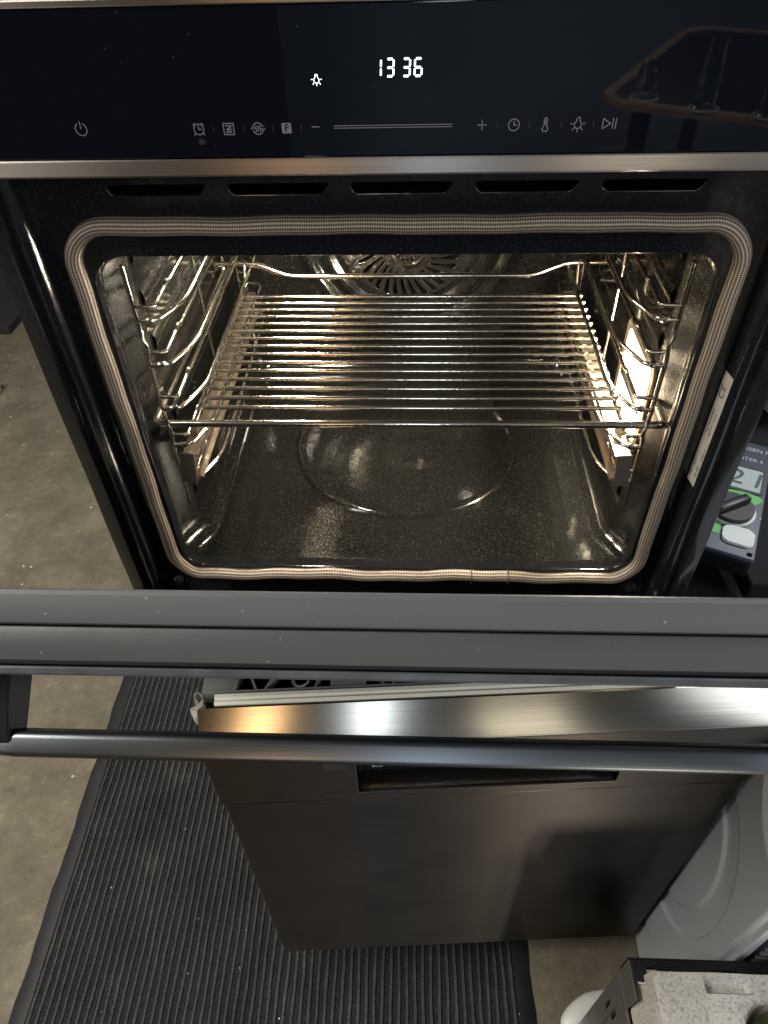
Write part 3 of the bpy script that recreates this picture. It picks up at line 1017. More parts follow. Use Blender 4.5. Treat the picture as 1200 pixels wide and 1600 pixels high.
# handle
ha, hn = DL - 0.034, 0.0800
def hp(a, n):
    return (ha + a, hn + n)
hprof = [(ha + p[0], hn + p[1]) for p in rrect(-0.0080, -0.0066, 0.0080, 0.0066, 0.0034, 5)]
bm = bmesh.new()
HX0, HX1 = -0.2190, 0.2140
xs = [HX0, HX0 + 0.0015, HX0 + 0.006, HX0 + 0.014] + [HX0 + 0.014 + (HX1 - HX0 - 0.028) * i / 10 for i in range(1, 10)] + [HX1 - 0.014, HX1 - 0.006, HX1 - 0.0015, HX1]
sc_ = [0.55, 0.75, 0.93, 1.0] + [1.0] * 9 + [1.0, 0.93, 0.75, 0.55]
rows = []
for x, k_ in zip(xs, sc_):
    rows.append([bm.verts.new(D(x, ha + (p[0] - ha) * k_, hn + (p[1] - hn) * k_)) for p in hprof])
NH = len(hprof)
for i in range(len(rows) - 1):
    for j in range(NH):
        bm.faces.new((rows[i][j], rows[i][(j + 1) % NH], rows[i + 1][(j + 1) % NH], rows[i + 1][j]))
bm.faces.new(rows[0]); bm.faces.new(rows[-1])
handle = dpart(ov(obj('handle', bm, 'handle_metal', OVP, angle=45)))
for x0, x1 in ((-0.2300, -0.2075), (0.2010, 0.2240)):
    bm = bmesh.new()
    prism(bm, [(ha - 0.010, 0.0422), (ha + 0.014, 0.0422), (ha + 0.0115, 0.060), (ha + 0.0095, hn - 0.001), (ha - 0.0085, hn - 0.001)], x0, x1, lambda a, n, t: D(t, a, n))
    bmesh.ops.bevel(bm, geom=bm.edges[:], offset=0.0012, segments=2, affect='EDGES')
    o = ov(obj('handle_bracket', bm, 'black_paint', OVP)); dpart(o)

# ------------------------------------------------------------------ wire rack inside the cavity
rack = empty('wire_rack', (-0.0075, 0.02, 1.070), 0, 'shiny wire rack pushed into the middle of the lit oven cavity', 'oven rack')
RK = Matrix.Translation((-0.0075, 0.02, 1.070)).inverted()
def rk(o):
    o.data.transform(RK); return o
RX0, RX1 = -0.2395, 0.2245
rk(T('front_bar', fillet([(RX0 + 0.001, 0.040, 1.070), (RX0 + 0.001, 0.019, 1.070), (RX1 - 0.001, 0.019, 1.070), (RX1 - 0.001, 0.040, 1.070)], 0.006), 0.0036, 'chrome_wire', rack, 14))
for x in (RX0, RX1):
    s = 1 if x < 0 else -1
    rk(T('side_bar', fillet([(x + s * 0.001, 0.040, 1.070), (x + s * 0.001, 0.330, 1.070), (x + s * 0.001, 0.334, 1.088), (x + s * 0.002, 0.334, 1.092)], 0.004), 0.0031, 'chrome_wire', rack, 12))
    rk(T('support_rod', fillet([(x + s * 0.036, 0.021, 1.0655), (x + s * 0.036, 0.290, 1.0655), (x + s * 0.036, 0.300, 1.092)], 0.006), 0.0026, 'chrome_wire', rack, 10))
rk(T('rear_bar', fillet([(RX0 + 0.002, 0.302, 1.092), (RX0 + 0.050, 0.302, 1.092), (RX0 + 0.088, 0.296, 1.079), (RX1 - 0.088, 0.296, 1.079), (RX1 - 0.050, 0.302, 1.092), (RX1 - 0.002, 0.302, 1.092)], 0.012), 0.0034, 'chrome_wire', rack, 12))
ys = [0.0450 + i * (0.264 - 0.045) / 14 for i in range(15)]
for y in ys:
    h = 0.0005 * math.sin(y * 91)
    rk(T('cross_wire', [(RX0 + 0.0345, y, 1.0695 + h * .3), (-0.08, y + h * .3, 1.0692), (0.05, y, 1.0690 + h * .3), (RX1 - 0.0345, y - h * .2, 1.0695)], 0.0024, 'chrome_wire', rack, 10))

# ------------------------------------------------------------------ dishwasher
DWA = 0.072
dw = empty('dishwasher', (0.083, -0.137, 0), DWA, 'stainless steel dishwasher with pocket handle, standing on the ribbed mat under the oven', 'dishwasher')
# local frame: x along front, -y out of the front
door_top, seam, bot = 0.792, 0.6665, 0.088
PX0, PX1, PZ0, PZ1 = -0.1433, 0.1473, 0.6800, 0.7520
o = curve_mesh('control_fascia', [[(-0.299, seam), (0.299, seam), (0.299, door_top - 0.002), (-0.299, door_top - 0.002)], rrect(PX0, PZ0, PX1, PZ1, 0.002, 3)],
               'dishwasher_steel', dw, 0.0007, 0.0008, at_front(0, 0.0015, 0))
bm = bmesh.new()
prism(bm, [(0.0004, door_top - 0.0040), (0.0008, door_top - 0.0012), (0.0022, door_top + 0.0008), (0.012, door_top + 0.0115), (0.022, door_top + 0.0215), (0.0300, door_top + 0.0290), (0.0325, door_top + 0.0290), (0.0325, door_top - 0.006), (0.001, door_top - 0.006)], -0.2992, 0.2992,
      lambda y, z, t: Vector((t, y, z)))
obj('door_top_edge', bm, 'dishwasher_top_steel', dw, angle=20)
bm = bmesh.new()
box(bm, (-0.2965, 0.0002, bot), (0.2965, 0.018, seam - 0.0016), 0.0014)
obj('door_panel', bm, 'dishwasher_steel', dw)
B('door_core', (-0.292, 0.012, seam - .010), (0.292, 0.050, PZ0 - 0.002), 'black_paint', dw)
# pocket
bm = bmesh.new()
prism(bm, [(0.003, PZ0 - .0005), (0.030, PZ0 - .0005), (0.042, PZ0 + 0.012), (0.042, PZ1 - 0.022), (0.016, PZ1 - 0.018), (0.016, PZ1 + 0.0005), (0.003, PZ1 + 0.0005)], PX0 - 0.0005, PX1 + 0.0005,
      lambda y, z, t: Vector((t, y, z)), closed=False, cap=False)
for xx in (PX0 - 0.0006, PX1 + 0.0006):
    vs = [bm.verts.new((xx, a, b_)) for a, b_ in ((0.003, PZ0), (0.042, PZ0), (0.042, PZ1), (0.003, PZ1))]
    bm.faces.new(vs)
obj('handle_pocket', bm, 'panel_glass', dw, angle=30)
B('display_strip', (PX0 + 0.001, 0.006, PZ1 - 0.031), (PX1 - 0.001, 0.0145, PZ1 - 0.006), 'panel_glass', dw, 0.001)
for x, s_ in ((-0.120, 'ECO'), (-0.091, 'AUTO'), (-0.062, '45'), (-0.033, '1h'), (-0.004, 'ON'), (0.026, '24h')):
    text('display_print', s_, 0.0062, 'print_white', dw, at_front(x, 0.0058, PZ1 - 0.0210))
B('pocket_ledge', (PX0 + 0.001, 0.018, PZ0 + 0.030), (PX1 - 0.001, 0.0215, PZ0 + 0.0345), 'button_steel', dw, 0.0012)
B('pocket_sill', (PX0 + 0.001, 0.004, PZ0 + 0.0002), (PX1 - 0.001, 0.0295, PZ0 + 0.0015), 'fan_steel', dw, 0.0005)
bm = bmesh.new()
prism(bm, rrect(-0.0125, -0.0065, 0.0125, 0.0065, 0.006, 6), -0.0022, 0.0015, lambda x, z, t: Vector((-0.1655 + x, t, 0.7475 + z)))
obj('power_button', bm, 'button_steel', dw, angle=50)
text('front_lettering', 'superSilent', 0.0062, 'print_dark', dw, at_front(-0.1660, -0.0004, 0.6850))
# body, seal strip and ribbed top
B('body', (-0.298, 0.051, 0.10), (0.298, 0.56, 0.784), 'black_paint', dw, 0.002)
B('plinth', (-0.285, 0.050, 0.0085), (0.285, 0.56, 0.086), 'matt_black', dw, 0.001)
bm = bmesh.new()
prism(bm, [(0.0330, 0.800), (0.0330, 0.8225), (0.0355, 0.8240), (0.0380, 0.8225), (0.0400, 0.8250), (0.0435, 0.8255), (0.0450, 0.824), (0.0450, 0.800)], -0.2830, 0.2960, lambda y, z, t: Vector((t, y, z)))
obj('top_seal_strip', bm, 'seal_plastic', dw, angle=30)
B('top_pan', (-0.2975, 0.0455, 0.785), (0.2975, 0.118, 0.806), 'matt_black', dw, 0.001)
B('rear_top', (-0.2975, 0.119, 0.785), (0.2975, 0.56, 0.811), 'matt_black', dw, 0.001)
def rib(pts, h=0.8245):
    bm = bmesh.new()
    for i in range(len(pts) - 1):
        a, c = Vector(pts[i]), Vector(pts[i + 1])
        d = (c - a).normalized(); q = Vector((-d.y, d.x)) * 0.0010
        P = [a - q, c - q, c + q, a + q]
        A = [bm.verts.new((p.x, p.y, 0.8065)) for p in P]; Cc = [bm.verts.new((p.x, p.y, h)) for p in P]
        for j in range(4): bm.faces.new((A[j], A[(j + 1) % 4], Cc[(j + 1) % 4], Cc[j]))
        bm.faces.new(Cc)
    return obj('top_rib', bm, 'rib_plastic', dw, sm=False)
rib([(-0.2960, 0.0470), (0.296, 0.0470)], 0.8245); rib([(-0.296, 0.082), (0.296, 0.082)], 0.8245)
x = -0.27
k_ = 0
while x < 0.27:
    w_ = (0.013, 0.018, 0.011)[k_ % 3]
    rib([(x, 0.0475), (x + w_, 0.0815)], 0.8240)
    rib([(x + w_ + 0.0015, 0.0815), (x + w_ + 0.016, 0.0475)], 0.8240)
    x += (0.037, 0.052, 0.043)[k_ % 3]; k_ += 1
for x in (-0.196, -0.05, 0.10):
    bm = bmesh.new()
    tube(bm, [(x + 0.0085 * math.cos(2 * math.pi * i / 24), 0.058 + 0.0085 * math.sin(2 * math.pi * i / 24), 0.8245) for i in range(24)], 0.0012, 6, closed=True)
    obj('screw_boss', bm, 'rib_plastic', dw)
B('corner_pad', (-0.2975, 0.0465, 0.8066), (-0.262, 0.090, 0.8230), 'rib_plastic', dw)
B('corner_pad', (-0.165, 0.0485, 0.8066), (-0.128, 0.078, 0.8235), 'rib_plastic', dw)
# torn strip of film at the corner
bm = bmesh.new()
P = [(-0.299, 0.055), (-0.305, 0.058), (-0.304, 0.066), (-0.298, 0.064), (-0.294, 0.058), (-0.298, 0.050), (-0.306, 0.046)]
P = fillet([(p[0], p[1], 0) for p in P], 0.004, 3)
prev = None
for p in P:
    a = bm.verts.new((p.x, p.y - 0.020, 0.816)); c = bm.verts.new((p.x + 0.001, p.y - 0.020, 0.829))
    if prev: bm.faces.new((prev[0], a, c, prev[1]))
    prev = (a, c)
bmesh.ops.solidify(bm, geom=bm.faces[:], thickness=0.0006)
obj('torn_film', bm, 'film', dw)
bm = bmesh.new()
prism(bm, [(-0.3055, 0.805), (-0.3050, 0.8245), (-0.2998, 0.8240), (-0.3000, 0.785)], 0.026, 0.0275, lambda x_, z, t: Vector((x_, t, z)))
obj('torn_film', bm, 'film', dw)

# ------------------------------------------------------------------ ribbed mat
MA = R(0.8)
mat_e = empty('ribbed_mat', (-0.690 + 0.45, 0.0, 0), MA, 'long dark entrance mat with pale grey ribs on the concrete, lying under the dishwasher', 'mat')
MX = 0.451
B('mat_backing', (-MX + 0.03, -2.2, 0.0005), (MX - 0.03, 1.1, 0.0045), 'mat_base', mat_e, 0)
for s in (-1, 1):
    bm = bmesh.new()
    prev = None
    for i in range(111):
        y = -2.2 + 3.3 * i / 110
        e = 0.0015 * math.sin(i * 0.9) + 0.001 * math.sin(i * 2.3)
        a = [bm.verts.new((s * (MX + e), y, 0.0005)), bm.verts.new((s * (MX - 0.003 + e), y, 0.0042)), bm.verts.new((s * (MX - 0.030), y, 0.0060)), bm.verts.new((s * (MX - 0.030), y, 0.0005))]
        if prev:
            for j in range(3): bm.faces.new((prev[j], a[j], a[j + 1], prev[j + 1]))
        prev = a
    obj('mat_edge', bm, 'mat_border', mat_e, angle=60)
bm = bmesh.new()
nr = 60
for k in range(nr):
    xc = -MX + 0.036 + (2 * MX - 0.072) * k / (nr - 1)
    prev = None
    for i in range(221):
        y = -2.2 + 3.3 * i / 220
        wv = 0.0007 * math.sin(y * 31 + k) + random.uniform(-0.0004, 0.0004)
        ww = 0.0031 + random.uniform(-0.0005, 0.0005)
        a = [bm.verts.new((xc + wv - ww, y, 0.0043)), bm.verts.new((xc + wv - ww * 0.6, y, 0.0080 + random.uniform(-.0004, .0004))), bm.verts.new((xc + wv + ww * 0.6, y, 0.0080 + random.uniform(-.0004, .0004))), bm.verts.new((xc + wv + ww, y, 0.0043))]
        if prev:
            for j in range(3): bm.faces.new((prev[j], a[j], a[j + 1], prev[j + 1]))
        prev = a
ribs = obj('mat_ribs', bm, 'mat_rib', mat_e, angle=60)
ribs['kind'] = 'stuff'
# crumbs of grit on the mat
litter = bmesh.new()
for k in range(60):
    x, y = random.uniform(-1.3, 0.6), random.uniform(-0.35, 0.6)
    r_ = random.uniform(0.0006, 0.0018)
    m_ = Matrix.Translation((x, y, 0.009 if -0.69 < x < 0.21 else 0.001)) @ Matrix.Rotation(random.uniform(0, 3), 4, 'Z') @ Matrix.Diagonal((1, random.uniform(.5, 1), .6, 1))
    bmesh.ops.create_icosphere(litter, subdivisions=1, radius=r_, matrix=m_)
o = obj('grit', litter, 'edge_white'); tag(o, 'pale crumbs of grit scattered over mat and concrete', 'grit', kind='stuff')

# ------------------------------------------------------------------ washing machine, side on
wm = empty('washing_machine', (0.388, -0.24, 0), 0, 'grey-white washing machine with pressed side panel, right of the dishwasher', 'washing machine')
WX = 0.0
def sstep(t): t = max(0.0, min(1.0, t)); return t * t * (3 - 2 * t)
def emb(y, z):      # world y, z -> outward (-x) height
    h = 0.0
    e1 = math.hypot((y + 0.090) / 0.112, (z - 0.430) / 0.186)
    e2 = math.hypot((y + 0.090) / 0.077, (z - 0.430) / 0.142)
    e3 = math.hypot((y + 0.215) / 0.115, (z - 0.800) / 0.160)
    h -= 0.0040 * sstep((1 - e1) / 0.016)
    h += 0.0040 * sstep((1 - e2) / 0.028)
    h -= 0.0055 * sstep((1 - e3) / 0.022)
    h -= 0.0040 * sstep((0.150 - z) / 0.006)
    return h
bm = bmesh.new()
ysr = [-0.2400 + 0.0] + [-0.238 + i * 0.0018 for i in range(0, 110)] + [-0.03 + i * 0.02 for i in range(1, 19)]
zsr = [0.058 + i * 0.0026 for i in range(0, 281)]
rows = []
for y in ysr:
    edge = sstep((-0.228 - y) / 0.012)
    rows.append([bm.verts.new((0.0 - emb(y, z) * (1 - edge) + 0.012 * (edge ** 2), y + 0.24, z)) for z in zsr])
for i in range(len(rows) - 1):
    for j in range(len(zsr) - 1):
        bm.faces.new((rows[i][j], rows[i + 1][j], rows[i + 1][j + 1], rows[i][j + 1]))
obj('side_panel', bm, 'washer_paint', wm, angle=70)
B('cabinet', (0.0125, 0.012, 0.060), (0.595, 0.568, 0.785), 'washer_paint', wm, 0.004)
B('back_frame', (0.006, -0.003, 0.060), (0.017, 0.010, 0.785), 'washer_paint', wm, 0.002)
B('back_panel', (0.0175, 0.001, 0.060), (0.590, 0.0115, 0.785), 'louver_blue', wm, 0.001)
for k in range(28):
    B('louver', (0.028, -0.004, 0.30 + k * 0.0165), (0.30, 0.0005, 0.306 + k * 0.0165), 'slot_grey', wm, 0.001)
B('top_lid', (0.0, 0.0, 0.8465), (0.597, 0.575, 0.868), 'washer_paint', wm, 0.004) if False else None
for xx, yy in ((0.05, 0.05), (0.55, 0.05), (0.05, 0.52), (0.55, 0.52)):
    bm = bmesh.new()
    bmesh.ops.create_cone(bm, cap_ends=True, segments=18, radius1=0.022, radius2=0.018, depth=0.059)
    for v in bm.verts: v.co += Vector((xx, yy, 0.030))
    obj('foot', bm, 'black_paint', wm)

# ------------------------------------------------------------------ tester on its black case, right of the oven
case = empty('black_case', (0.392, 0.03, 0.786), 0, 'black equipment case under the green and navy tester, right of the oven', 'case')
bm = bmesh.new()
box(bm, (0.0, 0.02, 0.0), (0.42, 0.56, 0.030), 0.005, 3)
obj('case_shell', bm, 'case_black', case)
T('case_handle', fillet([(0.10, 0.022, 0.014), (0.10, -0.010, 0.014), (0.22, -0.010, 0.014), (0.22, 0.022, 0.014)], 0.01), 0.005, 'case_black', case)
B('case_latch', (0.03, 0.013, 0.006), (0.06, 0.021, 0.024), 'tray_metal', case, 0.001)
ta = R(-24.5)
te = empty('appliance_tester', (0.388, 0.057, 0.8175), ta, 'navy handheld tester with green markings, round knob and LCD reading 21, right of the oven', 'tester')
bm = bmesh.new()
box(bm, (-0.115, 0.0, 0.0255), (0.0, 0.225, 0.0320), 0.0022, 3)
obj('tester_body', bm, 'tester_body', te)
B('tester_holster', (-0.114, 0.001, 0.0), (-0.001, 0.224, 0.0250), 'case_black', te, 0.004)
TZ = 0.0322
def tplate(name, loops, mat, z=TZ, th=0.0003): return curve_mesh(name, loops, mat, te, th, 0.0002, Matrix.Translation((0, 0, z)))
tplate('lcd_window', [rrect(-0.100, 0.121, 0.040 - 0.047, 0.166, 0.003)], 'tester_lcd')
bez = tplate('lcd_bezel', [rrect(-0.104, 0.117, -0.0035, 0.170, 0.004), rrect(-0.100, 0.121, -0.007, 0.166, 0.003)], 'louver_blue', TZ + .0004, 0.0006)
text('lcd_digits', '21', 0.042, 'lcd_digit', te, Matrix.Translation((-0.026, 0.143, TZ + 0.0008)), shear=0.12, spacing=1.25)
tplate('green_arc', [[(-0.060, 0.100), (-0.045, 0.114), (-0.025, 0.117), (-0.008, 0.114), (-0.002, 0.108), (-0.011, 0.096), (-0.030, 0.104), (-0.050, 0.098)]], 'tester_green')
tplate('green_field', [rrect(-0.060, 0.028, -0.043, 0.046, 0.001)], 'tester_green')
tplate('rule_line', [[(-0.003, 0.0735), (-0.001, 0.0735), (-0.001, 0.075), (-0.003, 0.075)]], 'print_white')
bm = bmesh.new()
for rr, z0, z1 in ((0.0285, TZ, TZ + 0.0030),):
    prism(bm, [(rr * math.cos(2 * math.pi * i / 40), rr * math.sin(2 * math.pi * i / 40)) for i in range(40)], z0, z1, lambda x_, y_, t: Vector((-0.036 + x_, 0.0742 + y_, t)))
obj('knob_ring', bm, 'white_plastic', te, angle=50)
bm = bmesh.new()
prism(bm, [(0.0255 * math.cos(2 * math.pi * i / 40), 0.0255 * math.sin(2 * math.pi * i / 40)) for i in range(40)], TZ + .003, TZ + 0.009, lambda x_, y_, t: Vector((-0.036 + x_, 0.0742 + y_, t)))
mt = Matrix.Translation((-0.036, 0.0742, 0)) @ Matrix.Rotation(R(50), 4, 'Z')
box(bm, (-0.023, -0.0055, TZ + 0.008), (0.023, 0.0055, TZ + 0.017), 0.002, mtx=mt)
obj('rotary_knob', bm, 'knob_black', te, angle=50)
bm = bmesh.new()
prism(bm, rrect(-0.0400, 0.0165, 0.000 - 0.0045, 0.046, 0.008, 6), TZ, TZ + 0.0035, lambda x_, y_, t: Vector((x_, y_, t)))
bmesh.ops.bevel(bm, geom=[e for e in bm.edges if all(v.co.z > TZ + .003 for v in e.verts)], offset=0.0012, segments=2, affect='EDGES')
obj('white_button', bm, 'white_plastic', te, angle=50)
bm = bmesh.new()
prism(bm, [(0.0032 * math.cos(2 * math.pi * i / 16), 0.0032 * math.sin(2 * math.pi * i / 16)) for i in range(16)], TZ - 0.001, TZ + 0.0004, lambda x_, y_, t: Vector((-0.0065 + x_, 0.0075 + y_, t)))
obj('screw_hole', bm, 'matt_black', te)
text('tester_heading', 'GOSSEN METRAWATT', 0.0105, 'print_white', te, Matrix.Translation((-0.052, 0.2085, TZ + 0.0003)), align='LEFT')
text('tester_heading', 'TESTER S', 0.0095, 'print_white', te, Matrix.Translation((-0.048, 0.186, TZ + 0.0003)), align='LEFT')
B('heading_band', (-0.113, 0.194, TZ - .0002), (-0.002, 0.1955, TZ + 0.0004), 'slot_grey', te, 0)

# small clutter behind the tester
o = empty('white_cup', (0.548, 0.40, 0.817), 0, 'white plastic cup behind the navy tester at the right edge', 'cup')
bm = bmesh.new()
pr = [(0.024, 0.0), (0.031, 0.060), (0.0325, 0.062), (0.030, 0.062), (0.023, 0.003), (0.0, 0.003)]
rows = [[bm.verts.new((p[0] * math.cos(2 * math.pi * i / 32), p[0] * math.sin(2 * math.pi * i / 32), p[1])) for i in range(32)] for p in pr[:-1]]
for i in range(len(rows) - 1):
    for j in range(32): bm.faces.new((rows[i][j], rows[i][(j + 1) % 32], rows[i + 1][(j + 1) % 32], rows[i + 1][j]))
bm.faces.new(rows[0][::-1]); bm.faces.new(rows[-1])
obj('cup_wall', bm, 'white_plastic', o, angle=50)
B('cup_stand', (0, 0, 0), (.001, .001, .001), 'white_plastic', o) if False else None
bm = bmesh.new()
for k in range(3):
    pts = [(0.52 + 0.07 * t + 0.01 * math.sin(9 * t + k), 0.50 + 0.02 * k + 0.03 * math.cos(7 * t + k * 2), 0.822 + 0.006 * k) for t in [i / 20 for i in range(21)]]
    tube(bm, pts, 0.004, 8)
tag(obj('test_lead', bm, 'beige_cloth'), 'beige coiled test lead behind the navy tester and white cup', 'cable')
tag(B('shelf_board', (0.392, 0.315, 0.8465), (1.0, 0.9, 0.8160) if False else (1.0, 0.9, 0.8162), 'case_black', None, 0), 'black board behind the tester at the right edge', 'board') if False else None

# ------------------------------------------------------------------ crate, black tray and polystyrene block, bottom right
cr = empty('plastic_crate', (0.22, -0.55, 0), 0, 'grey plastic crate with oval holes under the polystyrene block', 'crate')
top = 0.425
bm = bmesh.new()
# left wall leaning, with real oval holes
W = Matrix.Translation((0.042, 0.0, 0)) @ Matrix(((0, 0, -1, 0), (1, 0, 0, 0), (0, 1, 0, 0), (0, 0, 0, 1)))
bm.free()
ov_h = []
for k in range(8):
    cy, cz = 0.283 - k * 0.0165, 0.335 + 0.02 * k if k < 2 else 0.355
    ov_h.append([(cy + 0.0042 * math.cos(2 * math.pi * i / 20), cz + 0.022 * math.sin(2 * math.pi * i / 20)) for i in range(20)])
curve_mesh('crate_side', [[(0.0, 0.002), (0.299, 0.002), (0.299, top), (0.0, top)]] + ov_h, 'crate_plastic', cr, 0.001, 0.0008, W)
B('crate_liner', (0.050, 0.003, 0.10), (0.053, 0.290, top - 0.01), 'seal_plastic', cr)
B('crate_back', (0.0445, 0.294, 0.002), (0.45, 0.298, top), 'crate_plastic', cr)
B('crate_front', (0.0445, 0.001, 0.002), (0.45, 0.0035, top), 'crate_plastic', cr)
B('crate_floor', (0.0445, 0.005, 0.002), (0.45, 0.292, 0.008), 'crate_plastic', cr)
for yy in (0.270, 0.247):
    B('crate_stiffener', (0.0385, yy, 0.004), (0.0402, yy + 0.0016, top - 0.03), 'crate_plastic', cr, 0.0004)
# tray
tr_ = empty('black_metal_tray', (0.262, -0.262, top + 0.012), 0, 'black perforated metal tray edge behind the polystyrene block', 'tray')
holes = [[(0.022 + 0.0065 * math.cos(2 * math.pi * i / 18), 0.011 + 0.0042 * math.sin(2 * math.pi * i / 18)) for i in range(18)],
         rrect(0.085, 0.006, 0.125, 0.014, 0.0035, 4), rrect(0.175, 0.006, 0.215, 0.014, 0.0035, 4)]
curve_mesh('tray_lip', [[(0.0, 0.0), (0.30, 0.0), (0.30, 0.022), (0.0, 0.022)]] + holes, 'tray_metal', tr_, 0.0004, 0.0005, Matrix.Translation((0, -0.012, 0.045)))
B('tray_wall', (-0.002, 0.0112, 0.0), (0.30, 0.0130, 0.0435), 'tray_metal', tr_, 0.0004)
T('lip_bead', [(0.004, -0.0135, 0.046), (0.03, -0.0150, 0.047), (0.10, -0.0140, 0.0465), (0.15, -0.011, 0.048), (0.30, -0.0125, 0.0475)], 0.0010, 'edge_white', tr_)
B('tray_side', (-0.0020, -0.030, -0.009), (-0.0005, 0.0108, 0.044), 'crate_plastic', tr_, 0.0004)
# polystyrene block with a chamfered, stepped left side and a hollow
bm = bmesh.new()
nx_, ny_ = 90, 70
def ftop(x, y):
    z = 0.0
    z -= 0.012 * sstep((0.008 - math.hypot(max(0, abs(x - 0.085) - 0.022), max(0, abs(y - 0.228) - 0.003)) * 1.6) / 0.006)
    z -= 0.030 * sstep((0.038 - math.hypot(x - 0.1265, (y - 0.178))) / 0.010)
    z -= 0.008 * sstep((0.0035 - x) / 0.004)
    z += 0.0012 * math.sin(x * 60) * math.sin(y * 47) + random.uniform(-0.00035, 0.00035)
    return z
g = [[None] * (ny_ + 1) for _ in range(nx_ + 1)]
for i in range(nx_ + 1):
    for j in range(ny_ + 1):
        x, y = 0.24 * i / nx_, 0.24 * j / ny_
        g[i][j] = bm.verts.new((x + (random.uniform(-.0004, .0004) if 0 < i < nx_ else 0), y, 0.070 + ftop(x, y)))
for i in range(nx_):
    for j in range(ny_):
        bm.faces.new((g[i][j], g[i + 1][j], g[i + 1][j + 1], g[i][j + 1]))
low = {}
for i in range(nx_ + 1):
    for j in (0, ny_):
        low[(i, j)] = bm.verts.new((g[i][j].co.x - (0.012 if i == 0 else 0), g[i][j].co.y, 0.0))
for j in range(1, ny_):
    for i in (0, nx_):
        low[(i, j)] = bm.verts.new((g[i][j].co.x - (0.012 if i == 0 else 0) + random.uniform(-.0006, .0006), g[i][j].co.y, 0.0))
for i in range(nx_):
    for j in (0, ny_): bm.faces.new((g[i][j], g[i + 1][j], low[(i + 1, j)], low[(i, j)]))
for j in range(ny_):
    for i in (0, nx_): bm.faces.new((g[i][j], g[i][j + 1], low[(i, j + 1)], low[(i, j)]))
o = obj('polystyrene_block', bm, 'polystyrene', angle=30)
o.location = (0.2765, -0.508, top + 0.009)
tag(o, 'rough white polystyrene packing block in the bottom right corner, resting on the crate', 'packing block')
# green bottle cap in the hollow
bt = empty('green_bottle', (0.403, -0.328, top + 0.0505), 0, 'dark green bottle standing in the hollow of the polystyrene block', 'bottle')
bm = bmesh.new()
pr = [(0.0001, 0.0), (0.025, 0.0), (0.026, 0.004), (0.026, 0.024), (0.0235, 0.030), (0.017, 0.033), (0.0001, 0.034)]
rows = [[bm.verts.new((p[0] * math.cos(2 * math.pi * i / 32), p[0] * math.sin(2 * math.pi * i / 32), p[1])) for i in range(32)] for p in pr]
for i in range(len(rows) - 1):
    for j in range(32): bm.faces.new((rows[i][j], rows[i][(j + 1) % 32], rows[i + 1][(j + 1) % 32], rows[i + 1][j]))
obj('bottle_body', bm, 'bottle_green', bt, angle=40)
T('bottle_cap', [(0, 0, 0.0345), (0, 0, 0.044)], 0.011, 'knob_black', bt, 20)
# white scoop poking out left of the crate
bm = bmesh.new()
bmesh.ops.create_uvsphere(bm, u_segments=28, v_segments=16, radius=1.0)
for v in bm.verts:
    x, y, z = v.co
    k_ = 1 - 0.45 * max(0, y)
    v.co = Vector((x * 0.024 * k_, y * 0.060, z * 0.016 * k_))
o = obj('white_plastic_scoop', bm, 'white_plastic', None, angle=60)
o.location = (0.292, -0.226, 0.10); o.rotation_euler = (0, 0, R(-65))
tag(o, 'smooth white plastic scoop poking out left of the grey crate', 'scoop')

# ------------------------------------------------------------------ floor clutter far left
tag(B('dark_board', (-2.75, 2.04, 0.001), (-1.66, 2.6, 0.03), 'dark_fabric', None, 0.003), 'flat dark board on the concrete floor at the far left', 'board')
T('white_post', [(-2.03, 2.62, 0.0), (-2.03, 2.62, 0.55)], 0.055, 'white_plastic', None, 20)
tag(bpy.data.objects['white_post'], 'thick white post at the far left beyond the oven', 'post')
B('wood_offcut', (-1.70, 1.56, 0.001), (-1.52, 1.64, 0.05), 'cardboard', None, 0.003)
tag(bpy.data.objects['wood_offcut'], 'small yellowish offcut of wood at the left edge of the floor', 'offcut')

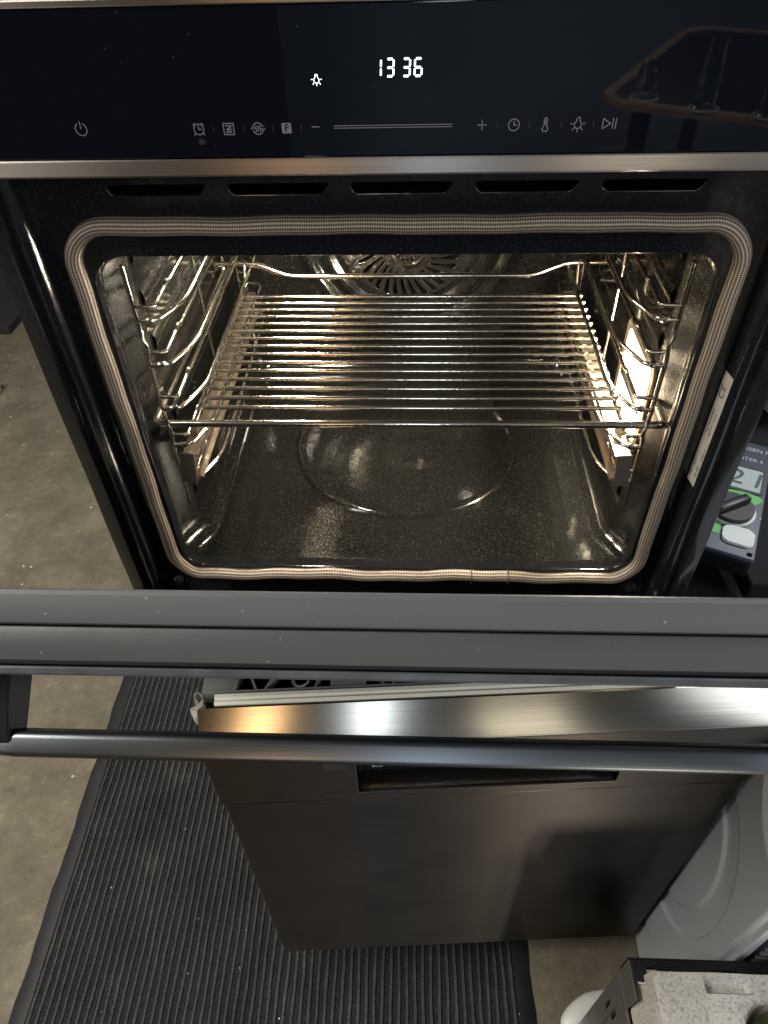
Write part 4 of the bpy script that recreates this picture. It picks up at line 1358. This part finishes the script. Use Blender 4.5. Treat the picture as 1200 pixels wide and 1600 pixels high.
# ------------------------------------------------------------------ things behind the camera, seen only as reflections in the glass panel
tb = empty('side_table', (0.45, -1.60, 0), R(28), 'dark side table with a rounded wooden rim, mirrored in the glass control panel', 'table')
curve_mesh('table_rim', [rrect(0, -1.0, 1.30, 0, 0.10, 10), rrect(0.018, -0.982, 1.282, -0.018, 0.084, 10)], 'rim_wood', tb, 0.006, 0.004, Matrix.Translation((0, 0, 0.945)))
curve_mesh('table_top', [rrect(0.019, -0.981, 1.281, -0.019, 0.083, 10)], 'tray_dark', tb, 0.006, 0.0, Matrix.Translation((0, 0, 0.942)))
for x, y in ((0.10, -0.10), (1.2, -0.10), (0.10, -0.90), (1.2, -0.90)):
    T('table_leg', [(x, y, 0.001), (x, y, 0.935)], 0.025, 'tray_dark', tb, 14)
jar_labels = ['ribbed clear glass jar nearest the front corner of the dark side table', 'tall clear glass jar in the middle of the dark side table', 'clear glass jar by the right edge of the dark side table']
for (x, y, h), lab in zip(((0.570, -1.60, 0.085), (0.69, -1.50, 0.15), (0.82, -1.43, 0.085)), jar_labels):
    j_ = empty('glass_jar', (x, y, 0.951), 0, lab, 'jar', 'glass jars on the side table')
    bm = bmesh.new()
    pr = [(0.0001, 0.0), (0.026, 0.0), (0.028, 0.008), (0.023, 0.02), (0.027, 0.032), (0.023, 0.044), (0.026, 0.055), (0.021, h * 0.8), (0.018, h * 0.9), (0.022, h), (0.019, h), (0.015, h * 0.9), (0.017, h * 0.78), (0.020, 0.05), (0.022, 0.012), (0.0001, 0.008)]
    rows = [[bm.verts.new((p[0] * math.cos(2 * math.pi * i / 28), p[0] * math.sin(2 * math.pi * i / 28), p[1])) for i in range(28)] for p in pr]
    for i in range(len(rows) - 1):
        for k in range(28): bm.faces.new((rows[i][k], rows[i][(k + 1) % 28], rows[i + 1][(k + 1) % 28], rows[i + 1][k]))
    obj('jar_glass', bm, 'jar_glass', j_, angle=50)
    T('jar_ring', [(0.034 * math.cos(2 * math.pi * i / 28), 0.034 * math.sin(2 * math.pi * i / 28), 0.003) for i in range(28)], 0.003, 'white_plastic', j_, 8, True)
cu_ = empty('dark_curtain', (-1.5, -2.9, 0), 0, 'dark folded curtain hanging behind the photographer, mirrored at the left of the glass panel', 'curtain')
bm = bmesh.new()
prev = None
for i in range(161):
    x = -1.15 + 2.1 * i / 160
    a = [bm.verts.new((x, 0.05 * math.sin(i * 0.55) + 0.02 * math.sin(i * 0.21), z)) for z in (0.02, 2.6)]
    if prev: bm.faces.new((prev[0], a[0], a[1], prev[1]))
    prev = a
obj('curtain_cloth', bm, 'dark_fabric', cu_, angle=80)
T('curtain_rail', [(-1.2, 0, 2.61), (1.0, 0, 2.61)], 0.015, 'tray_metal', cu_, 12)
